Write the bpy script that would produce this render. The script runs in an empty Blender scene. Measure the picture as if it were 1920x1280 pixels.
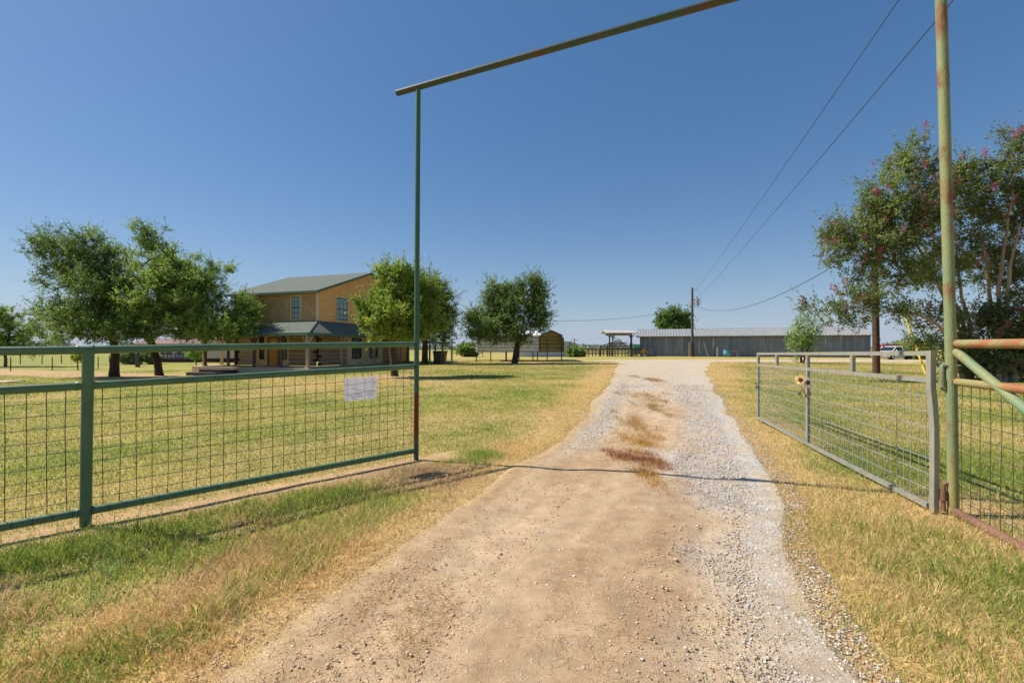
import bpy, math, random
import numpy as np
from mathutils import Vector, Matrix

# ------------------------------------------------------------------ camera, sky, sun, exposure
SC = bpy.context.scene
COL = SC.collection
CAM_H = 1.4
F = 853.0                                    # focal length in photo pixels (16 mm on a 36 mm sensor, 1920 px)
cam_d = bpy.data.cameras.new("camera"); cam = bpy.data.objects.new("camera", cam_d); COL.objects.link(cam)
cam.location = (0, 0, CAM_H); cam.rotation_euler = (math.radians(90), 0, 0)
cam_d.sensor_width = 36; cam_d.lens = 36 * F / 1920; cam_d.shift_y = 10 / 1920
cam_d.clip_start = 0.05; cam_d.clip_end = 20000
SC.camera = cam

SUN_EL = 49.0
TO_SUN = Vector((-0.97, 0.22, 0)).normalized()
world = bpy.data.worlds.new("World"); SC.world = world; world.use_nodes = True
wn = world.node_tree
sky = wn.nodes.new("ShaderNodeTexSky"); sky.sky_type = 'NISHITA'; sky.sun_disc = False
sky.sun_elevation = math.radians(SUN_EL)
sky.sun_rotation = math.atan2(TO_SUN.x, TO_SUN.y) % (2 * math.pi)
sky.altitude = 0; sky.air_density = 1.0; sky.dust_density = 0.4; sky.ozone_density = 6.5
bg = wn.nodes["Background"]; bg.inputs[1].default_value = 0.115
hs = wn.nodes.new("ShaderNodeHueSaturation"); hs.inputs["Saturation"].default_value = 1.37; hs.inputs["Hue"].default_value = 0.504
gm = wn.nodes.new("ShaderNodeGamma"); gm.inputs[1].default_value = 0.65
wn.links.new(sky.outputs[0], gm.inputs[0]); wn.links.new(gm.outputs[0], hs.inputs["Color"])
# pale lavender summer haze low on the horizon, by true elevation
wtc = wn.nodes.new("ShaderNodeTexCoord"); wsp = wn.nodes.new("ShaderNodeSeparateXYZ"); wn.links.new(wtc.outputs["Generated"], wsp.inputs[0])
wm1 = wn.nodes.new("ShaderNodeMath"); wm1.operation = 'SUBTRACT'; wm1.inputs[0].default_value = 1.0; wm1.use_clamp = True; wn.links.new(wsp.outputs["Z"], wm1.inputs[1])
wm2 = wn.nodes.new("ShaderNodeMath"); wm2.operation = 'POWER'; wm2.inputs[1].default_value = 9.0; wn.links.new(wm1.outputs[0], wm2.inputs[0])
wm3 = wn.nodes.new("ShaderNodeMath"); wm3.operation = 'MULTIPLY'; wm3.inputs[1].default_value = 0.8; wn.links.new(wm2.outputs[0], wm3.inputs[0])
wmx = wn.nodes.new("ShaderNodeMix"); wmx.data_type = 'RGBA'; wmx.inputs[7].default_value = (2.3, 2.8, 3.75, 1)
wn.links.new(wm3.outputs[0], wmx.inputs[0]); wn.links.new(hs.outputs[0], wmx.inputs[6]); wn.links.new(wmx.outputs[2], bg.inputs[0])
sun_d = bpy.data.lights.new("sun", 'SUN'); sun = bpy.data.objects.new("sun", sun_d); COL.objects.link(sun)
sun_d.energy = 3.9; sun_d.angle = math.radians(0.53); sun_d.color = (1.0, 0.94, 0.85)
ce = math.cos(math.radians(SUN_EL)); se = math.sin(math.radians(SUN_EL))
sun.rotation_euler = Vector((-TO_SUN.x * ce, -TO_SUN.y * ce, -se)).to_track_quat('-Z', 'Y').to_euler()
sun.location = (-20, 8, 30)
SC.view_settings.view_transform = 'Standard'; SC.view_settings.look = 'None'
SC.view_settings.gamma = 1; SC.view_settings.exposure = 0.70
try:
    SC.cycles.max_bounces = 6; SC.cycles.transparent_max_bounces = 8
except Exception:
    pass

# ------------------------------------------------------------------ numpy noise
def _hash(ix, iy, seed):
    h = (ix.astype(np.int64) * 374761393 + iy.astype(np.int64) * 668265263 + seed * 1442695041) & 0xFFFFFFFF
    h = ((h ^ (h >> 13)) * 1274126177) & 0xFFFFFFFF
    return ((h ^ (h >> 16)) & 0xFFFFFF) / float(0xFFFFFF)
def vnoise(x, y, seed=0):
    x = np.asarray(x, float); y = np.asarray(y, float)
    ix = np.floor(x); iy = np.floor(y); fx = x - ix; fy = y - iy
    fx = fx * fx * (3 - 2 * fx); fy = fy * fy * (3 - 2 * fy)
    a = _hash(ix, iy, seed); b = _hash(ix + 1, iy, seed); c = _hash(ix, iy + 1, seed); d = _hash(ix + 1, iy + 1, seed)
    return (a * (1 - fx) + b * fx) * (1 - fy) + (c * (1 - fx) + d * fx) * fy
def fbm(x, y, scale=1.0, octv=4, seed=0):
    x = np.asarray(x, float) * scale; y = np.asarray(y, float) * scale
    s = 0; a = 0.5; n = 0
    for k in range(octv):
        s = s + a * vnoise(x + 17.3 * k, y - 9.1 * k, seed + k); n += a; a *= 0.5; x = x * 2.03; y = y * 2.03
    return s / n
def ss(t):
    t = np.clip(t, 0, 1); return t * t * (3 - 2 * t)
def band(x, a, b, c, d):                       # 0 below a, 1 from b to c, 0 above d
    return ss((x - a) / (b - a)) * (1 - ss((x - c) / (d - c)))
def mixc(a, b, t):
    t = np.asarray(t)[..., None]; return a * (1 - t) + b * t

# ------------------------------------------------------------------ ground shape and driveway outline
def gz(x, y):
    x = np.asarray(x, float); y = np.asarray(y, float)
    low = -0.6 * ss((-x - 11) / 9) * ss((y - 16) / 10)
    bump = (fbm(x, y, 0.9, 3, 5) - 0.5) * 0.05 * (1 - ss((np.hypot(x, y) - 15) / 20))
    return low + bump
_LY = [-40, -5, 1.0, 1.99, 2.54, 3.32, 4.59, 5.43, 5.97, 8.53, 13.3, 23.9, 39.8, 46]
_LX = [-9, -2.7, -1.65, -1.35, -1.19, -.86, -.32, 0, .28, 1.2, 2.5, 5.3, 9.3, 10.2]
_RY = [-40, -5, 1.0, 1.9, 2.39, 3.14, 4.26, 5.97, 8.53, 13.3, 23.9, 39.8, 46]
_RX = [-5, .7, 1.55, 1.62, 1.75, 2.06, 2.6, 3.2, 4.2, 6.1, 10.4, 17.4, 22]
def drive_LR(y):
    y = np.asarray(y, float)
    wob = (fbm(y, y * 0, 0.7, 3, 21) - 0.5) * (0.25 + 0.015 * np.abs(y)); wob2 = (fbm(y, y * 0, 0.7, 3, 33) - 0.5) * (0.25 + 0.015 * np.abs(y))
    return np.interp(y, _LY, _LX) + wob, np.interp(y, _RY, _RX) + wob2
def drive_in(x, y):                            # metres inside the driveway (negative outside)
    L, R = drive_LR(y)
    d1 = np.minimum(np.minimum(x - L, R - x), 46.5 - y)
    hw = 0.9 + 2.8 * ss((x - 6) / 8)
    d2 = np.minimum(hw - np.abs(y - (45.6 + 0.03 * (x - 10))), x - 1.0)
    return np.maximum(d1, d2)
def G(px, py):                                 # photo pixel -> point on the ground
    dx = (px - 960) / F; dz = (650 - py) / F; g = 0.0; t = 1.0
    for _ in range(30):
        t = (g - CAM_H) / dz; g = float(gz(dx * t, t))
    return Vector((dx * t, t, g))
def W(px, py, Y):
    return Vector(((px - 960) / F * Y, Y, CAM_H + (650 - py) / F * Y))
def onground(x, y):
    return Vector((x, y, float(gz(x, y))))

# ------------------------------------------------------------------ scene helpers
def tag(o, label=None, cat=None, group=None, kind=None):
    if label: o["label"] = label
    if cat: o["category"] = cat
    if group: o["group"] = group
    if kind: o["kind"] = kind
    return o
def thing(name, label, cat, loc=(0, 0, 0), rz=0, group=None):
    o = bpy.data.objects.new(name, None); COL.objects.link(o); o.location = loc; o.rotation_euler = (0, 0, rz)
    o.empty_display_size = 0.2
    return tag(o, label, cat, group)
def link_mesh(name, me, mats, parent=None, smooth=False):
    o = bpy.data.objects.new(name, me); COL.objects.link(o)
    for m in (mats if isinstance(mats, (list, tuple)) else [mats]): me.materials.append(m)
    if parent: o.parent = parent
    if smooth: me.polygons.foreach_set("use_smooth", np.ones(len(me.polygons), bool))
    return o
def npmesh(name, V, faces, col=None, matidx=None):
    """faces: list of (M,k) int arrays"""
    me = bpy.data.meshes.new(name)
    V = np.ascontiguousarray(V, np.float32)
    me.vertices.add(len(V)); me.vertices.foreach_set("co", V.ravel())
    loops = np.concatenate([f.ravel() for f in faces]).astype(np.int32)
    tot = np.concatenate([np.full(len(f), f.shape[1], np.int32) for f in faces])
    start = np.concatenate([[0], np.cumsum(tot)[:-1]]).astype(np.int32)
    me.loops.add(len(loops)); me.loops.foreach_set("vertex_index", loops)
    me.polygons.add(len(tot)); me.polygons.foreach_set("loop_start", start)
    me.update(calc_edges=True)
    if col is not None:
        a = me.attributes.new("col", 'FLOAT_COLOR', 'POINT')
        c4 = np.ones((len(V), 4), np.float32); c4[:, :3] = col; a.data.foreach_set("color", c4.ravel())
    if matidx is not None: me.polygons.foreach_set("material_index", matidx)
    return me

class MB:
    def __init__(s): s.v = []; s.f = []; s.m = []; s.cm = 0
    def mat(s, i): s.cm = i; return s
    def add(s, vs, fs):
        b = len(s.v); s.v += [tuple(v) for v in vs]
        for f in fs: s.f.append(tuple(b + i for i in f)); s.m.append(s.cm)
        return s
    def box(s, c, d, rz=0, rot=None, bev=0.0):
        x, y, z = d[0] / 2, d[1] / 2, d[2] / 2
        R = rot if rot is not None else Matrix.Rotation(rz, 3, 'Z')
        c = Vector(c)
        if bev <= 0:
            vs = [c + R @ Vector((a * x, b * y, e * z)) for a in (-1, 1) for b in (-1, 1) for e in (-1, 1)]
            return s.add(vs, [(0, 1, 3, 2), (4, 6, 7, 5), (0, 4, 5, 1), (2, 3, 7, 6), (0, 2, 6, 4), (1, 5, 7, 3)])
        b = min(bev, x * .49, y * .49, z * .49)
        def ring(px, py, pz): return [c + R @ Vector(q) for q in ((-px + b, -py, pz), (px - b, -py, pz), (px, -py + b, pz), (px, py - b, pz), (px - b, py, pz), (-px + b, py, pz), (-px, py - b, pz), (-px, -py + b, pz))]
        rings = [ring(x - b, y - b, -z), ring(x, y, -z + b), ring(x, y, z - b), ring(x - b, y - b, z)]
        vs = [p for r in rings for p in r]; fs = []
        for k in range(3):
            for i in range(8):
                j = (i + 1) % 8; fs.append((k * 8 + i, k * 8 + j, k * 8 + 8 + j, k * 8 + 8 + i))
        fs.append(tuple(range(7, -1, -1))); fs.append(tuple(range(24, 32)))
        return s.add(vs, fs)
    def b2(s, p0, p1, bev=0.0):
        p0 = Vector(p0); p1 = Vector(p1)
        return s.box((p0 + p1) / 2, [abs(a) for a in (p1 - p0)], bev=bev)
    def tube(s, pts, r, n=10, cap=True, ph=0.0):
        pts = [Vector(p) for p in pts]
        rs = r if isinstance(r, (list, tuple)) else [r] * len(pts)
        t0 = (pts[1] - pts[0]).normalized()
        ref = Vector((0, 0, 1)) if abs(t0.z) < 0.9 else Vector((1, 0, 0))
        a = t0.cross(ref).normalized(); vs = []
        for i, p in enumerate(pts):
            if i == 0: t = t0
            elif i == len(pts) - 1: t = (pts[i] - pts[i - 1]).normalized()
            else: t = ((pts[i] - pts[i - 1]).normalized() + (pts[i + 1] - pts[i]).normalized()).normalized()
            a = (a - t * a.dot(t)).normalized(); b = t.cross(a)
            for k in range(n):
                an = 2 * math.pi * k / n + ph; vs.append(p + (a * math.cos(an) + b * math.sin(an)) * rs[i])
        fs = []
        for i in range(len(pts) - 1):
            for k in range(n):
                j = (k + 1) % n; fs.append((i * n + k, i * n + j, (i + 1) * n + j, (i + 1) * n + k))
        if cap:
            fs.append(tuple(range(n - 1, -1, -1))); fs.append(tuple((len(pts) - 1) * n + k for k in range(n)))
        return s.add(vs, fs)
    def bar(s, p0, p1, w, h=None, up=(0, 0, 1)):              # square bar from p0 to p1
        p0 = Vector(p0); p1 = Vector(p1); t = (p1 - p0); L = t.length; t.normalize()
        u = Vector(up)
        if abs(t.dot(u)) > 0.95: u = Vector((0, 1, 0))
        a = t.cross(u).normalized(); b = a.cross(t).normalized()
        R = Matrix((a, t, b)).transposed()
        return s.box((p0 + p1) / 2, (w, L, h or w), rot=R, bev=min(w, h or w) * .12)
    def sq(s, pts, w, up=(0, 0, 1)):
        return s.tube(pts, w * .7071, 4, True, math.pi / 4)
    def ell(s, c, r, n=12, m=8, R=None):
        vs = []; fs = []; c = Vector(c)
        for i in range(1, m):
            th = math.pi * i / m
            for k in range(n):
                ph = 2 * math.pi * k / n
                p = Vector((r[0] * math.sin(th) * math.cos(ph), r[1] * math.sin(th) * math.sin(ph), r[2] * math.cos(th)))
                vs.append(c + (R @ p if R else p))
        for i in range(m - 2):
            for k in range(n):
                j = (k + 1) % n; fs.append((i * n + k, i * n + j, (i + 1) * n + j, (i + 1) * n + k))
        t = Vector((0, 0, r[2])); vs.append(c + (R @ t if R else t)); vs.append(c - (R @ t if R else t))
        T = len(vs) - 2
        for k in range(n):
            j = (k + 1) % n; fs.append((T, j, k) if False else (T, k, j)); fs.append((T + 1, (m - 2) * n + j, (m - 2) * n + k))
        return s.add(vs, fs)
    def prism(s, poly, ext):                                   # poly: 3-D points (planar), ext: vector
        n = len(poly); ext = Vector(ext)
        vs = [Vector(p) for p in poly] + [Vector(p) + ext for p in poly]
        fs = [tuple(range(n - 1, -1, -1)), tuple(range(n, 2 * n))] + [(i, (i + 1) % n, n + (i + 1) % n, n + i) for i in range(n)]
        return s.add(vs, fs)
    def build(s, name, mats, parent=None, smooth=False):
        me = bpy.data.meshes.new(name); me.from_pydata(s.v, [], s.f); me.update()
        o = link_mesh(name, me, mats, parent)
        if any(s.m): me.polygons.foreach_set("material_index", s.m)
        import bmesh
        bm = bmesh.new(); bm.from_mesh(me); bmesh.ops.recalc_face_normals(bm, faces=bm.faces); bm.to_mesh(me); bm.free()
        if smooth:
            me.polygons.foreach_set("use_smooth", [True] * len(me.polygons))
            try: me.set_sharp_from_angle(angle=math.radians(40))
            except Exception: pass
        return o

# ------------------------------------------------------------------ materials
def lin(r, g, b, k=1.0):
    f = lambda c: (c / 255 / 12.92 if c / 255 <= .04045 else ((c / 255 + .055) / 1.055) ** 2.4)
    return (f(r) * k, f(g) * k, f(b) * k)
def M(name, c1, c2=None, scale=4.0, rough=0.7, metal=0.0, c3=None, t3=0.62, scale3=2.0, bump=0.0, bscale=None, stretch=(1, 1, 1), spec=0.3, w=0.5, detail=6):
    m = bpy.data.materials.new(name); m.use_nodes = True; nt = m.node_tree; N = nt.nodes; L = nt.links
    b = N["Principled BSDF"]; b.inputs["Roughness"].default_value = rough; b.inputs["Metallic"].default_value = metal
    b.inputs["Specular IOR Level"].default_value = spec
    b.inputs["Base Color"].default_value = (*c1, 1)
    tc = N.new("ShaderNodeTexCoord"); mp = N.new("ShaderNodeMapping"); mp.inputs[3].default_value = stretch
    L.new(tc.outputs["Object"], mp.inputs[0])
    cur = None
    if c2 is not None:
        n1 = N.new("ShaderNodeTexNoise"); n1.inputs["Scale"].default_value = scale; n1.inputs["Detail"].default_value = detail
        L.new(mp.outputs[0], n1.inputs[0])
        r = N.new("ShaderNodeMapRange"); r.inputs[1].default_value = .5 - .5 * w; r.inputs[2].default_value = .5 + .5 * w
        L.new(n1.outputs["Fac"], r.inputs[0])
        mx = N.new("ShaderNodeMix"); mx.data_type = 'RGBA'; mx.inputs[6].default_value = (*c1, 1); mx.inputs[7].default_value = (*c2, 1)
        L.new(r.outputs[0], mx.inputs[0]); cur = mx.outputs[2]
    if c3 is not None:
        n2 = N.new("ShaderNodeTexNoise"); n2.inputs["Scale"].default_value = scale3; n2.inputs["Detail"].default_value = 8
        n2.inputs["Roughness"].default_value = .65
        L.new(mp.outputs[0], n2.inputs[0])
        r = N.new("ShaderNodeMapRange"); r.inputs[1].default_value = t3 - .05; r.inputs[2].default_value = t3 + .06
        L.new(n2.outputs["Fac"], r.inputs[0])
        mx = N.new("ShaderNodeMix"); mx.data_type = 'RGBA'; mx.inputs[6].default_value = (*c1, 1); mx.inputs[7].default_value = (*c3, 1)
        if cur: L.new(cur, mx.inputs[6])
        L.new(r.outputs[0], mx.inputs[0]); cur = mx.outputs[2]
    if cur: L.new(cur, b.inputs["Base Color"])
    if bump > 0:
        n3 = N.new("ShaderNodeTexNoise"); n3.inputs["Scale"].default_value = bscale or scale * 6; n3.inputs["Detail"].default_value = 6
        L.new(mp.outputs[0], n3.inputs[0])
        bp = N.new("ShaderNodeBump"); bp.inputs["Strength"].default_value = bump; bp.inputs["Distance"].default_value = .02
        L.new(n3.outputs["Fac"], bp.inputs["Height"]); L.new(bp.outputs[0], b.inputs["Normal"])
    return m
def M_leaf(name, trans=0.3, rough=0.5):
    m = bpy.data.materials.new(name); m.use_nodes = True; nt = m.node_tree; N = nt.nodes; L = nt.links
    b = N["Principled BSDF"]; b.inputs["Roughness"].default_value = rough; b.inputs["Specular IOR Level"].default_value = .35
    a = N.new("ShaderNodeAttribute"); a.attribute_name = "col"
    L.new(a.outputs["Color"], b.inputs["Base Color"])
    t = N.new("ShaderNodeBsdfTranslucent"); L.new(a.outputs["Color"], t.inputs[0])
    mx = N.new("ShaderNodeMixShader"); mx.inputs[0].default_value = trans
    L.new(b.outputs[0], mx.inputs[1]); L.new(t.outputs[0], mx.inputs[2])
    L.new(mx.outputs[0], N["Material Output"].inputs[0])
    return m
def M_ground(name, bump=0.6, fine=60.0, grain=0.45, mid=6.0, white=None):
    """vertex tint times fine noise; bump for clods, stems and grains"""
    m = bpy.data.materials.new(name); m.use_nodes = True; nt = m.node_tree; N = nt.nodes; L = nt.links
    b = N["Principled BSDF"]; b.inputs["Roughness"].default_value = .95; b.inputs["Specular IOR Level"].default_value = .1
    a = N.new("ShaderNodeAttribute"); a.attribute_name = "col"
    tc = N.new("ShaderNodeTexCoord")
    n1 = N.new("ShaderNodeTexNoise"); n1.inputs["Scale"].default_value = fine; n1.inputs["Detail"].default_value = 8; n1.inputs["Roughness"].default_value = .7
    n2 = N.new("ShaderNodeTexNoise"); n2.inputs["Scale"].default_value = mid; n2.inputs["Detail"].default_value = 9; n2.inputs["Roughness"].default_value = .65
    L.new(tc.outputs["Object"], n1.inputs[0]); L.new(tc.outputs["Object"], n2.inputs[0])
    r1 = N.new("ShaderNodeMapRange"); r1.inputs[1].default_value = .3; r1.inputs[2].default_value = .7; r1.inputs[3].default_value = 1 - grain; r1.inputs[4].default_value = 1 + grain
    L.new(n1.outputs["Fac"], r1.inputs[0])
    r2 = N.new("ShaderNodeMapRange"); r2.inputs[1].default_value = .3; r2.inputs[2].default_value = .7; r2.inputs[3].default_value = .78; r2.inputs[4].default_value = 1.2
    L.new(n2.outputs["Fac"], r2.inputs[0])
    mu = N.new("ShaderNodeMath"); mu.operation = 'MULTIPLY'; L.new(r1.outputs[0], mu.inputs[0]); L.new(r2.outputs[0], mu.inputs[1])
    v = N.new("ShaderNodeVectorMath"); v.operation = 'SCALE'; L.new(a.outputs["Color"], v.inputs[0]); L.new(mu.outputs[0], v.inputs["Scale"])
    L.new(v.outputs[0], b.inputs["Base Color"])
    bp = N.new("ShaderNodeBump"); bp.inputs["Strength"].default_value = bump; bp.inputs["Distance"].default_value = .02
    L.new(n1.outputs["Fac"], bp.inputs["Height"]); L.new(bp.outputs[0], b.inputs["Normal"])
    return m
def M_glass(name, c=(.03, .04, .045)):
    m = M(name, c, rough=.08, spec=.6); return m

GREEN = M("green_paint", lin(80, 110, 80), lin(100, 128, 94), 3, .45, c3=lin(112, 84, 56), t3=.67, scale3=9, bump=.12, bscale=120)
OLDGREEN = M("weathered_green_paint", lin(84, 134, 112), lin(158, 150, 92), 2.4, .6, c3=lin(134, 86, 54), t3=.58, scale3=4.5, bump=.25, bscale=90, stretch=(1, 1, .45))
RUSTRAIL = M("rusty_rail_paint", lin(122, 140, 100), lin(165, 140, 84), 5, .65, c3=lin(160, 104, 70), t3=.5, scale3=5.5, bump=.3, bscale=90)
RUST = M("rust", lin(112, 78, 64), lin(140, 104, 84), 8, .8, bump=.25, bscale=80)
GALV = M("galvanised_steel", lin(138, 142, 134), lin(172, 166, 146), 6, .5, .25, c3=lin(150, 128, 100), t3=.63, scale3=6, bump=.08)
WIREG = M("green_wire", lin(52, 82, 68), rough=.5)
WIREZ = M("galvanised_wire", lin(160, 165, 168), rough=.45, metal=.3)
BARK = M("bark", lin(92, 74, 58), lin(60, 48, 40), 7, .9, bump=.8, bscale=22, stretch=(1, 1, .35))
CRBARK = M("smooth_tan_bark", lin(184, 158, 132), lin(138, 112, 92), 4, .75, bump=.2, stretch=(1, 1, .4))
POLEWOOD = M("creosoted_pole_wood", lin(96, 70, 56), lin(66, 50, 44), 8, .85, bump=.4, stretch=(1, 1, .08))
GREYPOLE = M("weathered_pole_wood", lin(98, 92, 88), lin(66, 62, 60), 8, .85, bump=.4, stretch=(1, 1, .08))
LEAF = M_leaf("oak_leaf", .45, .45); LEAF2 = M_leaf("soft_leaf", .35, .5); BLADE = M_leaf("grass_blade", .5, .6)
GROUND = M_ground("lawn_soil"); DRIVE = M_ground("gravel_dirt", .55, 190, .5, 6)
CONC = M("concrete", lin(214, 190, 164), lin(190, 166, 140), 3, .85, bump=.2)
BLACK = M("black_plastic", lin(28, 28, 30), rough=.5)

# ------------------------------------------------------------------ ground colours
C = lambda *a: np.array(lin(*a))
STRAW = C(200, 170, 118); GOLD = C(196, 166, 98); YG = C(164, 157, 84); GRN = C(112, 126, 52); BARE = C(196, 160, 122)
DEAD = C(140, 116, 92); DIRT = C(194, 167, 133); GRAV = C(190, 185, 176)
P1 = np.array((-1.188, 5.63)); P2 = np.array((-3.34, 3.56))
FD = (P2 - P1) / np.linalg.norm(P2 - P1); FN = np.array((-FD[1], FD[0]))
if FN[1] > 0: FN = -FN                                         # towards the camera side of the left fence
def fence_d(x, y): return (x - P1[0]) * FN[0] + (y - P1[1]) * FN[1]
def fence_s(x, y): return (x - P1[0]) * FD[0] + (y - P1[1]) * FD[1]
def zones(x, y):
    """pg: share of green blades, bare: share of bare soil"""
    x = np.asarray(x, float); y = np.asarray(y, float)
    out = -drive_in(x, y)
    n1 = fbm(x, y, .55, 4, 3); n2 = fbm(x, y, 1.7, 4, 8); n3 = fbm(x, y, .16, 3, 14)
    fd = fence_d(x, y); fs = fence_s(x, y)
    front = (fd > 0) & (fs > -1.0) & (x < 1.0)
    pg = .62 + (n1 - .5) * 1.1 + (n3 - .5) * .9
    pg = pg - .75 * (1 - ss((out - .1) / (.9 + .05 * np.abs(y))))
    bare = np.clip((n2 - .62) * 4, 0, 1) * .5
    # verge in front of the left fence
    v = .44 + .38 * band(fd, .18, .38, .6, .95) * ss((n2 - .36) * 6) + (n2 - .5) * 2.4
    v = v * ss((out - .05) / .5)
    pg = np.where(front, v, pg)
    b2 = band(fd, -.22, -.05, .2, .34) * .95
    bare = np.where((fs > -.9) & (fd > -.3), np.maximum(bare, b2 * ss((fs + .9) / .6)), bare)
    dead = np.where(front, np.clip(band(fd, .5, .8, 1.3, 1.8) * np.clip((.56 - n2) * 6, 0, 1) + np.clip((.36 - n2) * 6, 0, .8), 0, 1), 0)
    sp_ = np.exp(-((x + .95) / .5) ** 2 - ((y - 4.95) / .42) ** 2)
    dead = np.maximum(dead, np.clip(sp_ * 1.6, 0, 1)); pg = pg - .9 * sp_; bare = np.maximum(bare, .55 * sp_)
    # right side: straw under the gate hinge and the right fence
    hx = np.hypot(x - 3.75, (y - 3.5) * .8)
    pg = pg - .8 * np.exp(-(hx / .75) ** 2)
    bare = np.maximum(bare, .5 * np.exp(-(hx / .55) ** 2))
    # around tree trunks and under the house trees
    for (tx, ty, r) in ((-5.6, 21.6, 2.2), (.3, 38.4, 2.5)):
        bare = np.maximum(bare, .7 * np.exp(-(np.hypot(x - tx, y - ty) / r) ** 2))
    far = ss((y - 48) / 12)
    left = ss((-x - 14) / 8) * ss((y - 18) / 6)
    pg = pg + .25 * left
    track = left * band(y + .35 * x, 18.5, 20, 23.5, 26)
    bare = np.maximum(bare, .9 * track)
    return np.clip(pg, 0, 1), np.clip(bare, 0, 1), dead, out, far
def ground_col(x, y):
    pg, bare, dead, out, far = zones(x, y)
    n4 = fbm(x, y, .35, 4, 40); n5 = fbm(x, y, 2.5, 3, 44)
    dry = mixc(np.broadcast_to(STRAW, x.shape + (3,)), np.broadcast_to(GOLD, x.shape + (3,)), np.clip(.5 + (n4 - .5) * 2.5, 0, 1))
    green = mixc(np.broadcast_to(YG, x.shape + (3,)), np.broadcast_to(GRN, x.shape + (3,)), np.clip(.35 + (n5 - .5) * 1.5, 0, 1))
    c = mixc(dry, green, np.clip(pg * 1.15, 0, 1))
    c = mixc(c, np.broadcast_to(BARE, c.shape), bare * .9)
    c = mixc(c, np.broadcast_to(DEAD, c.shape), dead * .8)
    fld = mixc(np.broadcast_to(C(176, 160, 96), c.shape), np.broadcast_to(C(136, 142, 70), c.shape), np.clip((fbm(x, y, .02, 3, 50) - .35) * 3, 0, 1))
    c = mixc(c, fld, far * .8)
    return c * .95

# ground: one sheet to the horizon, finer near the camera
rr = np.concatenate([[0.0], .5 * 1.032 ** np.arange(165), 100 * 1.35 ** np.arange(1, 15)])
nt_ = 400
th = np.linspace(0, 2 * np.pi, nt_, endpoint=False)
th = th + .78 * np.sin(th)                                     # more columns ahead (theta measured from behind)
th = th + np.pi / 2 * 3 + 0
# densest where d(th) is small: at theta = pi -> points +Y
RR, TH = np.meshgrid(rr[1:], th, indexing='ij')
GX = RR * np.cos(TH); GY = RR * np.sin(TH)
lower = .05 * ss((drive_in(GX, GY) - .02) / .25)
GZ = gz(GX, GY) - lower
V = np.concatenate([[[0, 0, float(gz(0, 0)) - .05]], np.stack([GX, GY, GZ], -1).reshape(-1, 3)])
nr = len(rr) - 1
ii, jj = np.meshgrid(np.arange(nr - 1), np.arange(nt_), indexing='ij')
a = 1 + ii * nt_ + jj; b = 1 + ii * nt_ + (jj + 1) % nt_
quads = np.stack([a, a + nt_, b + nt_, b], -1).reshape(-1, 4)
tri = np.stack([np.zeros(nt_, int), 1 + np.arange(nt_), 1 + (np.arange(nt_) + 1) % nt_], -1)
gc = np.concatenate([[[.3, .2, .1]], ground_col(GX.ravel(), GY.ravel())])
o = link_mesh("ground", npmesh("ground", V, [tri, quads], gc), GROUND, smooth=True); tag(o, "yellow green lawn and field running out to the horizon", "ground", kind="structure")

# driveway
def drive_col(x, y, s):
    n1 = fbm(x, y, 1.1, 4, 61); n2 = fbm(x, y, 4.0, 4, 65); n3 = fbm(s * 14, y * .35, 1.0, 4, 69)
    edge = np.interp(y, [0, 2.6, 4.2, 8, 13, 40], [.86, .74, .58, .60, .52, .45])
    g = ss((s - edge + .10 + (n1 - .5) * .55) / .30)
    g = np.maximum(g, .75 * np.exp(-((s - .16) / .10) ** 2) * ss((y - 5.2) / 2.5))
    g = np.maximum(g, ss((y - 7) / 9) * .75 * ss((n1 - .25) * 3 + ss((y - 14) / 8)))
    g = np.clip(g * (.85 + (n2 - .5) * 1.5), 0, 1)
    dirt = mixc(np.broadcast_to(DIRT, x.shape + (3,)), np.broadcast_to(C(174, 144, 110), x.shape + (3,)), np.clip((n3 - .38) * 3.5, 0, 1) * .9)
    dirt = mixc(dirt, np.broadcast_to(C(206, 178, 140), dirt.shape), np.clip((n2 - .55) * 4, 0, 1) * .6)
    c = mixc(dirt, np.broadcast_to(GRAV, dirt.shape), g)
    far = ss((y - 9) / 14)
    c = mixc(c, np.broadcast_to(C(188, 170, 146), c.shape), far * .7)
    e = np.minimum(s, 1 - s)
    c = mixc(c, np.broadcast_to(STRAW, c.shape), (1 - ss(e / .12)) * np.clip((n1 - .2) * 2, 0, 1) * .8)
    return c * 1.0, g
vy = np.concatenate([np.arange(-6, .8, .5), .8 * 1.018 ** np.arange(228)]); vy = vy[vy < 46.2]
nu = 64; us = np.linspace(0, 1, nu)
Lx, Rx = drive_LR(vy)
SX = Lx[:, None] + (Rx - Lx)[:, None] * us[None]; SY = np.broadcast_to(vy[:, None], SX.shape)
e = np.minimum(us, 1 - us)[None] * (Rx - Lx)[:, None]
rut = -.018 * (np.exp(-((us - .22) / .09) ** 2) + np.exp(-((us - .75) / .09) ** 2))[None]
SZ = gz(SX, SY) + .006 + .0 * SX - .03 * (1 - ss(e / .12)) + rut * ss(e / .3)
c1, _ = drive_col(SX, SY, np.broadcast_to(us[None], SX.shape))
V1 = np.stack([SX, SY, SZ], -1).reshape(-1, 3)
ii, jj = np.meshgrid(np.arange(len(vy) - 1), np.arange(nu - 1), indexing='ij'); a = ii * nu + jj
Q1 = np.stack([a, a + 1, a + nu + 1, a + nu], -1).reshape(-1, 4)
tx = np.arange(1.0, 90, .6); nv = 14; ws = np.linspace(-1, 1, nv)
hw = .9 + 2.8 * ss((tx - 6) / 8) + (fbm(tx, tx * 0, .5, 3, 77) - .5) * .8
TX = np.broadcast_to(tx[:, None], (len(tx), nv)); TY = (45.6 + .03 * (tx - 10))[:, None] + hw[:, None] * ws[None]
TZ = gz(TX, TY) + .014 - .03 * np.abs(ws[None]) ** 8
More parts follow.
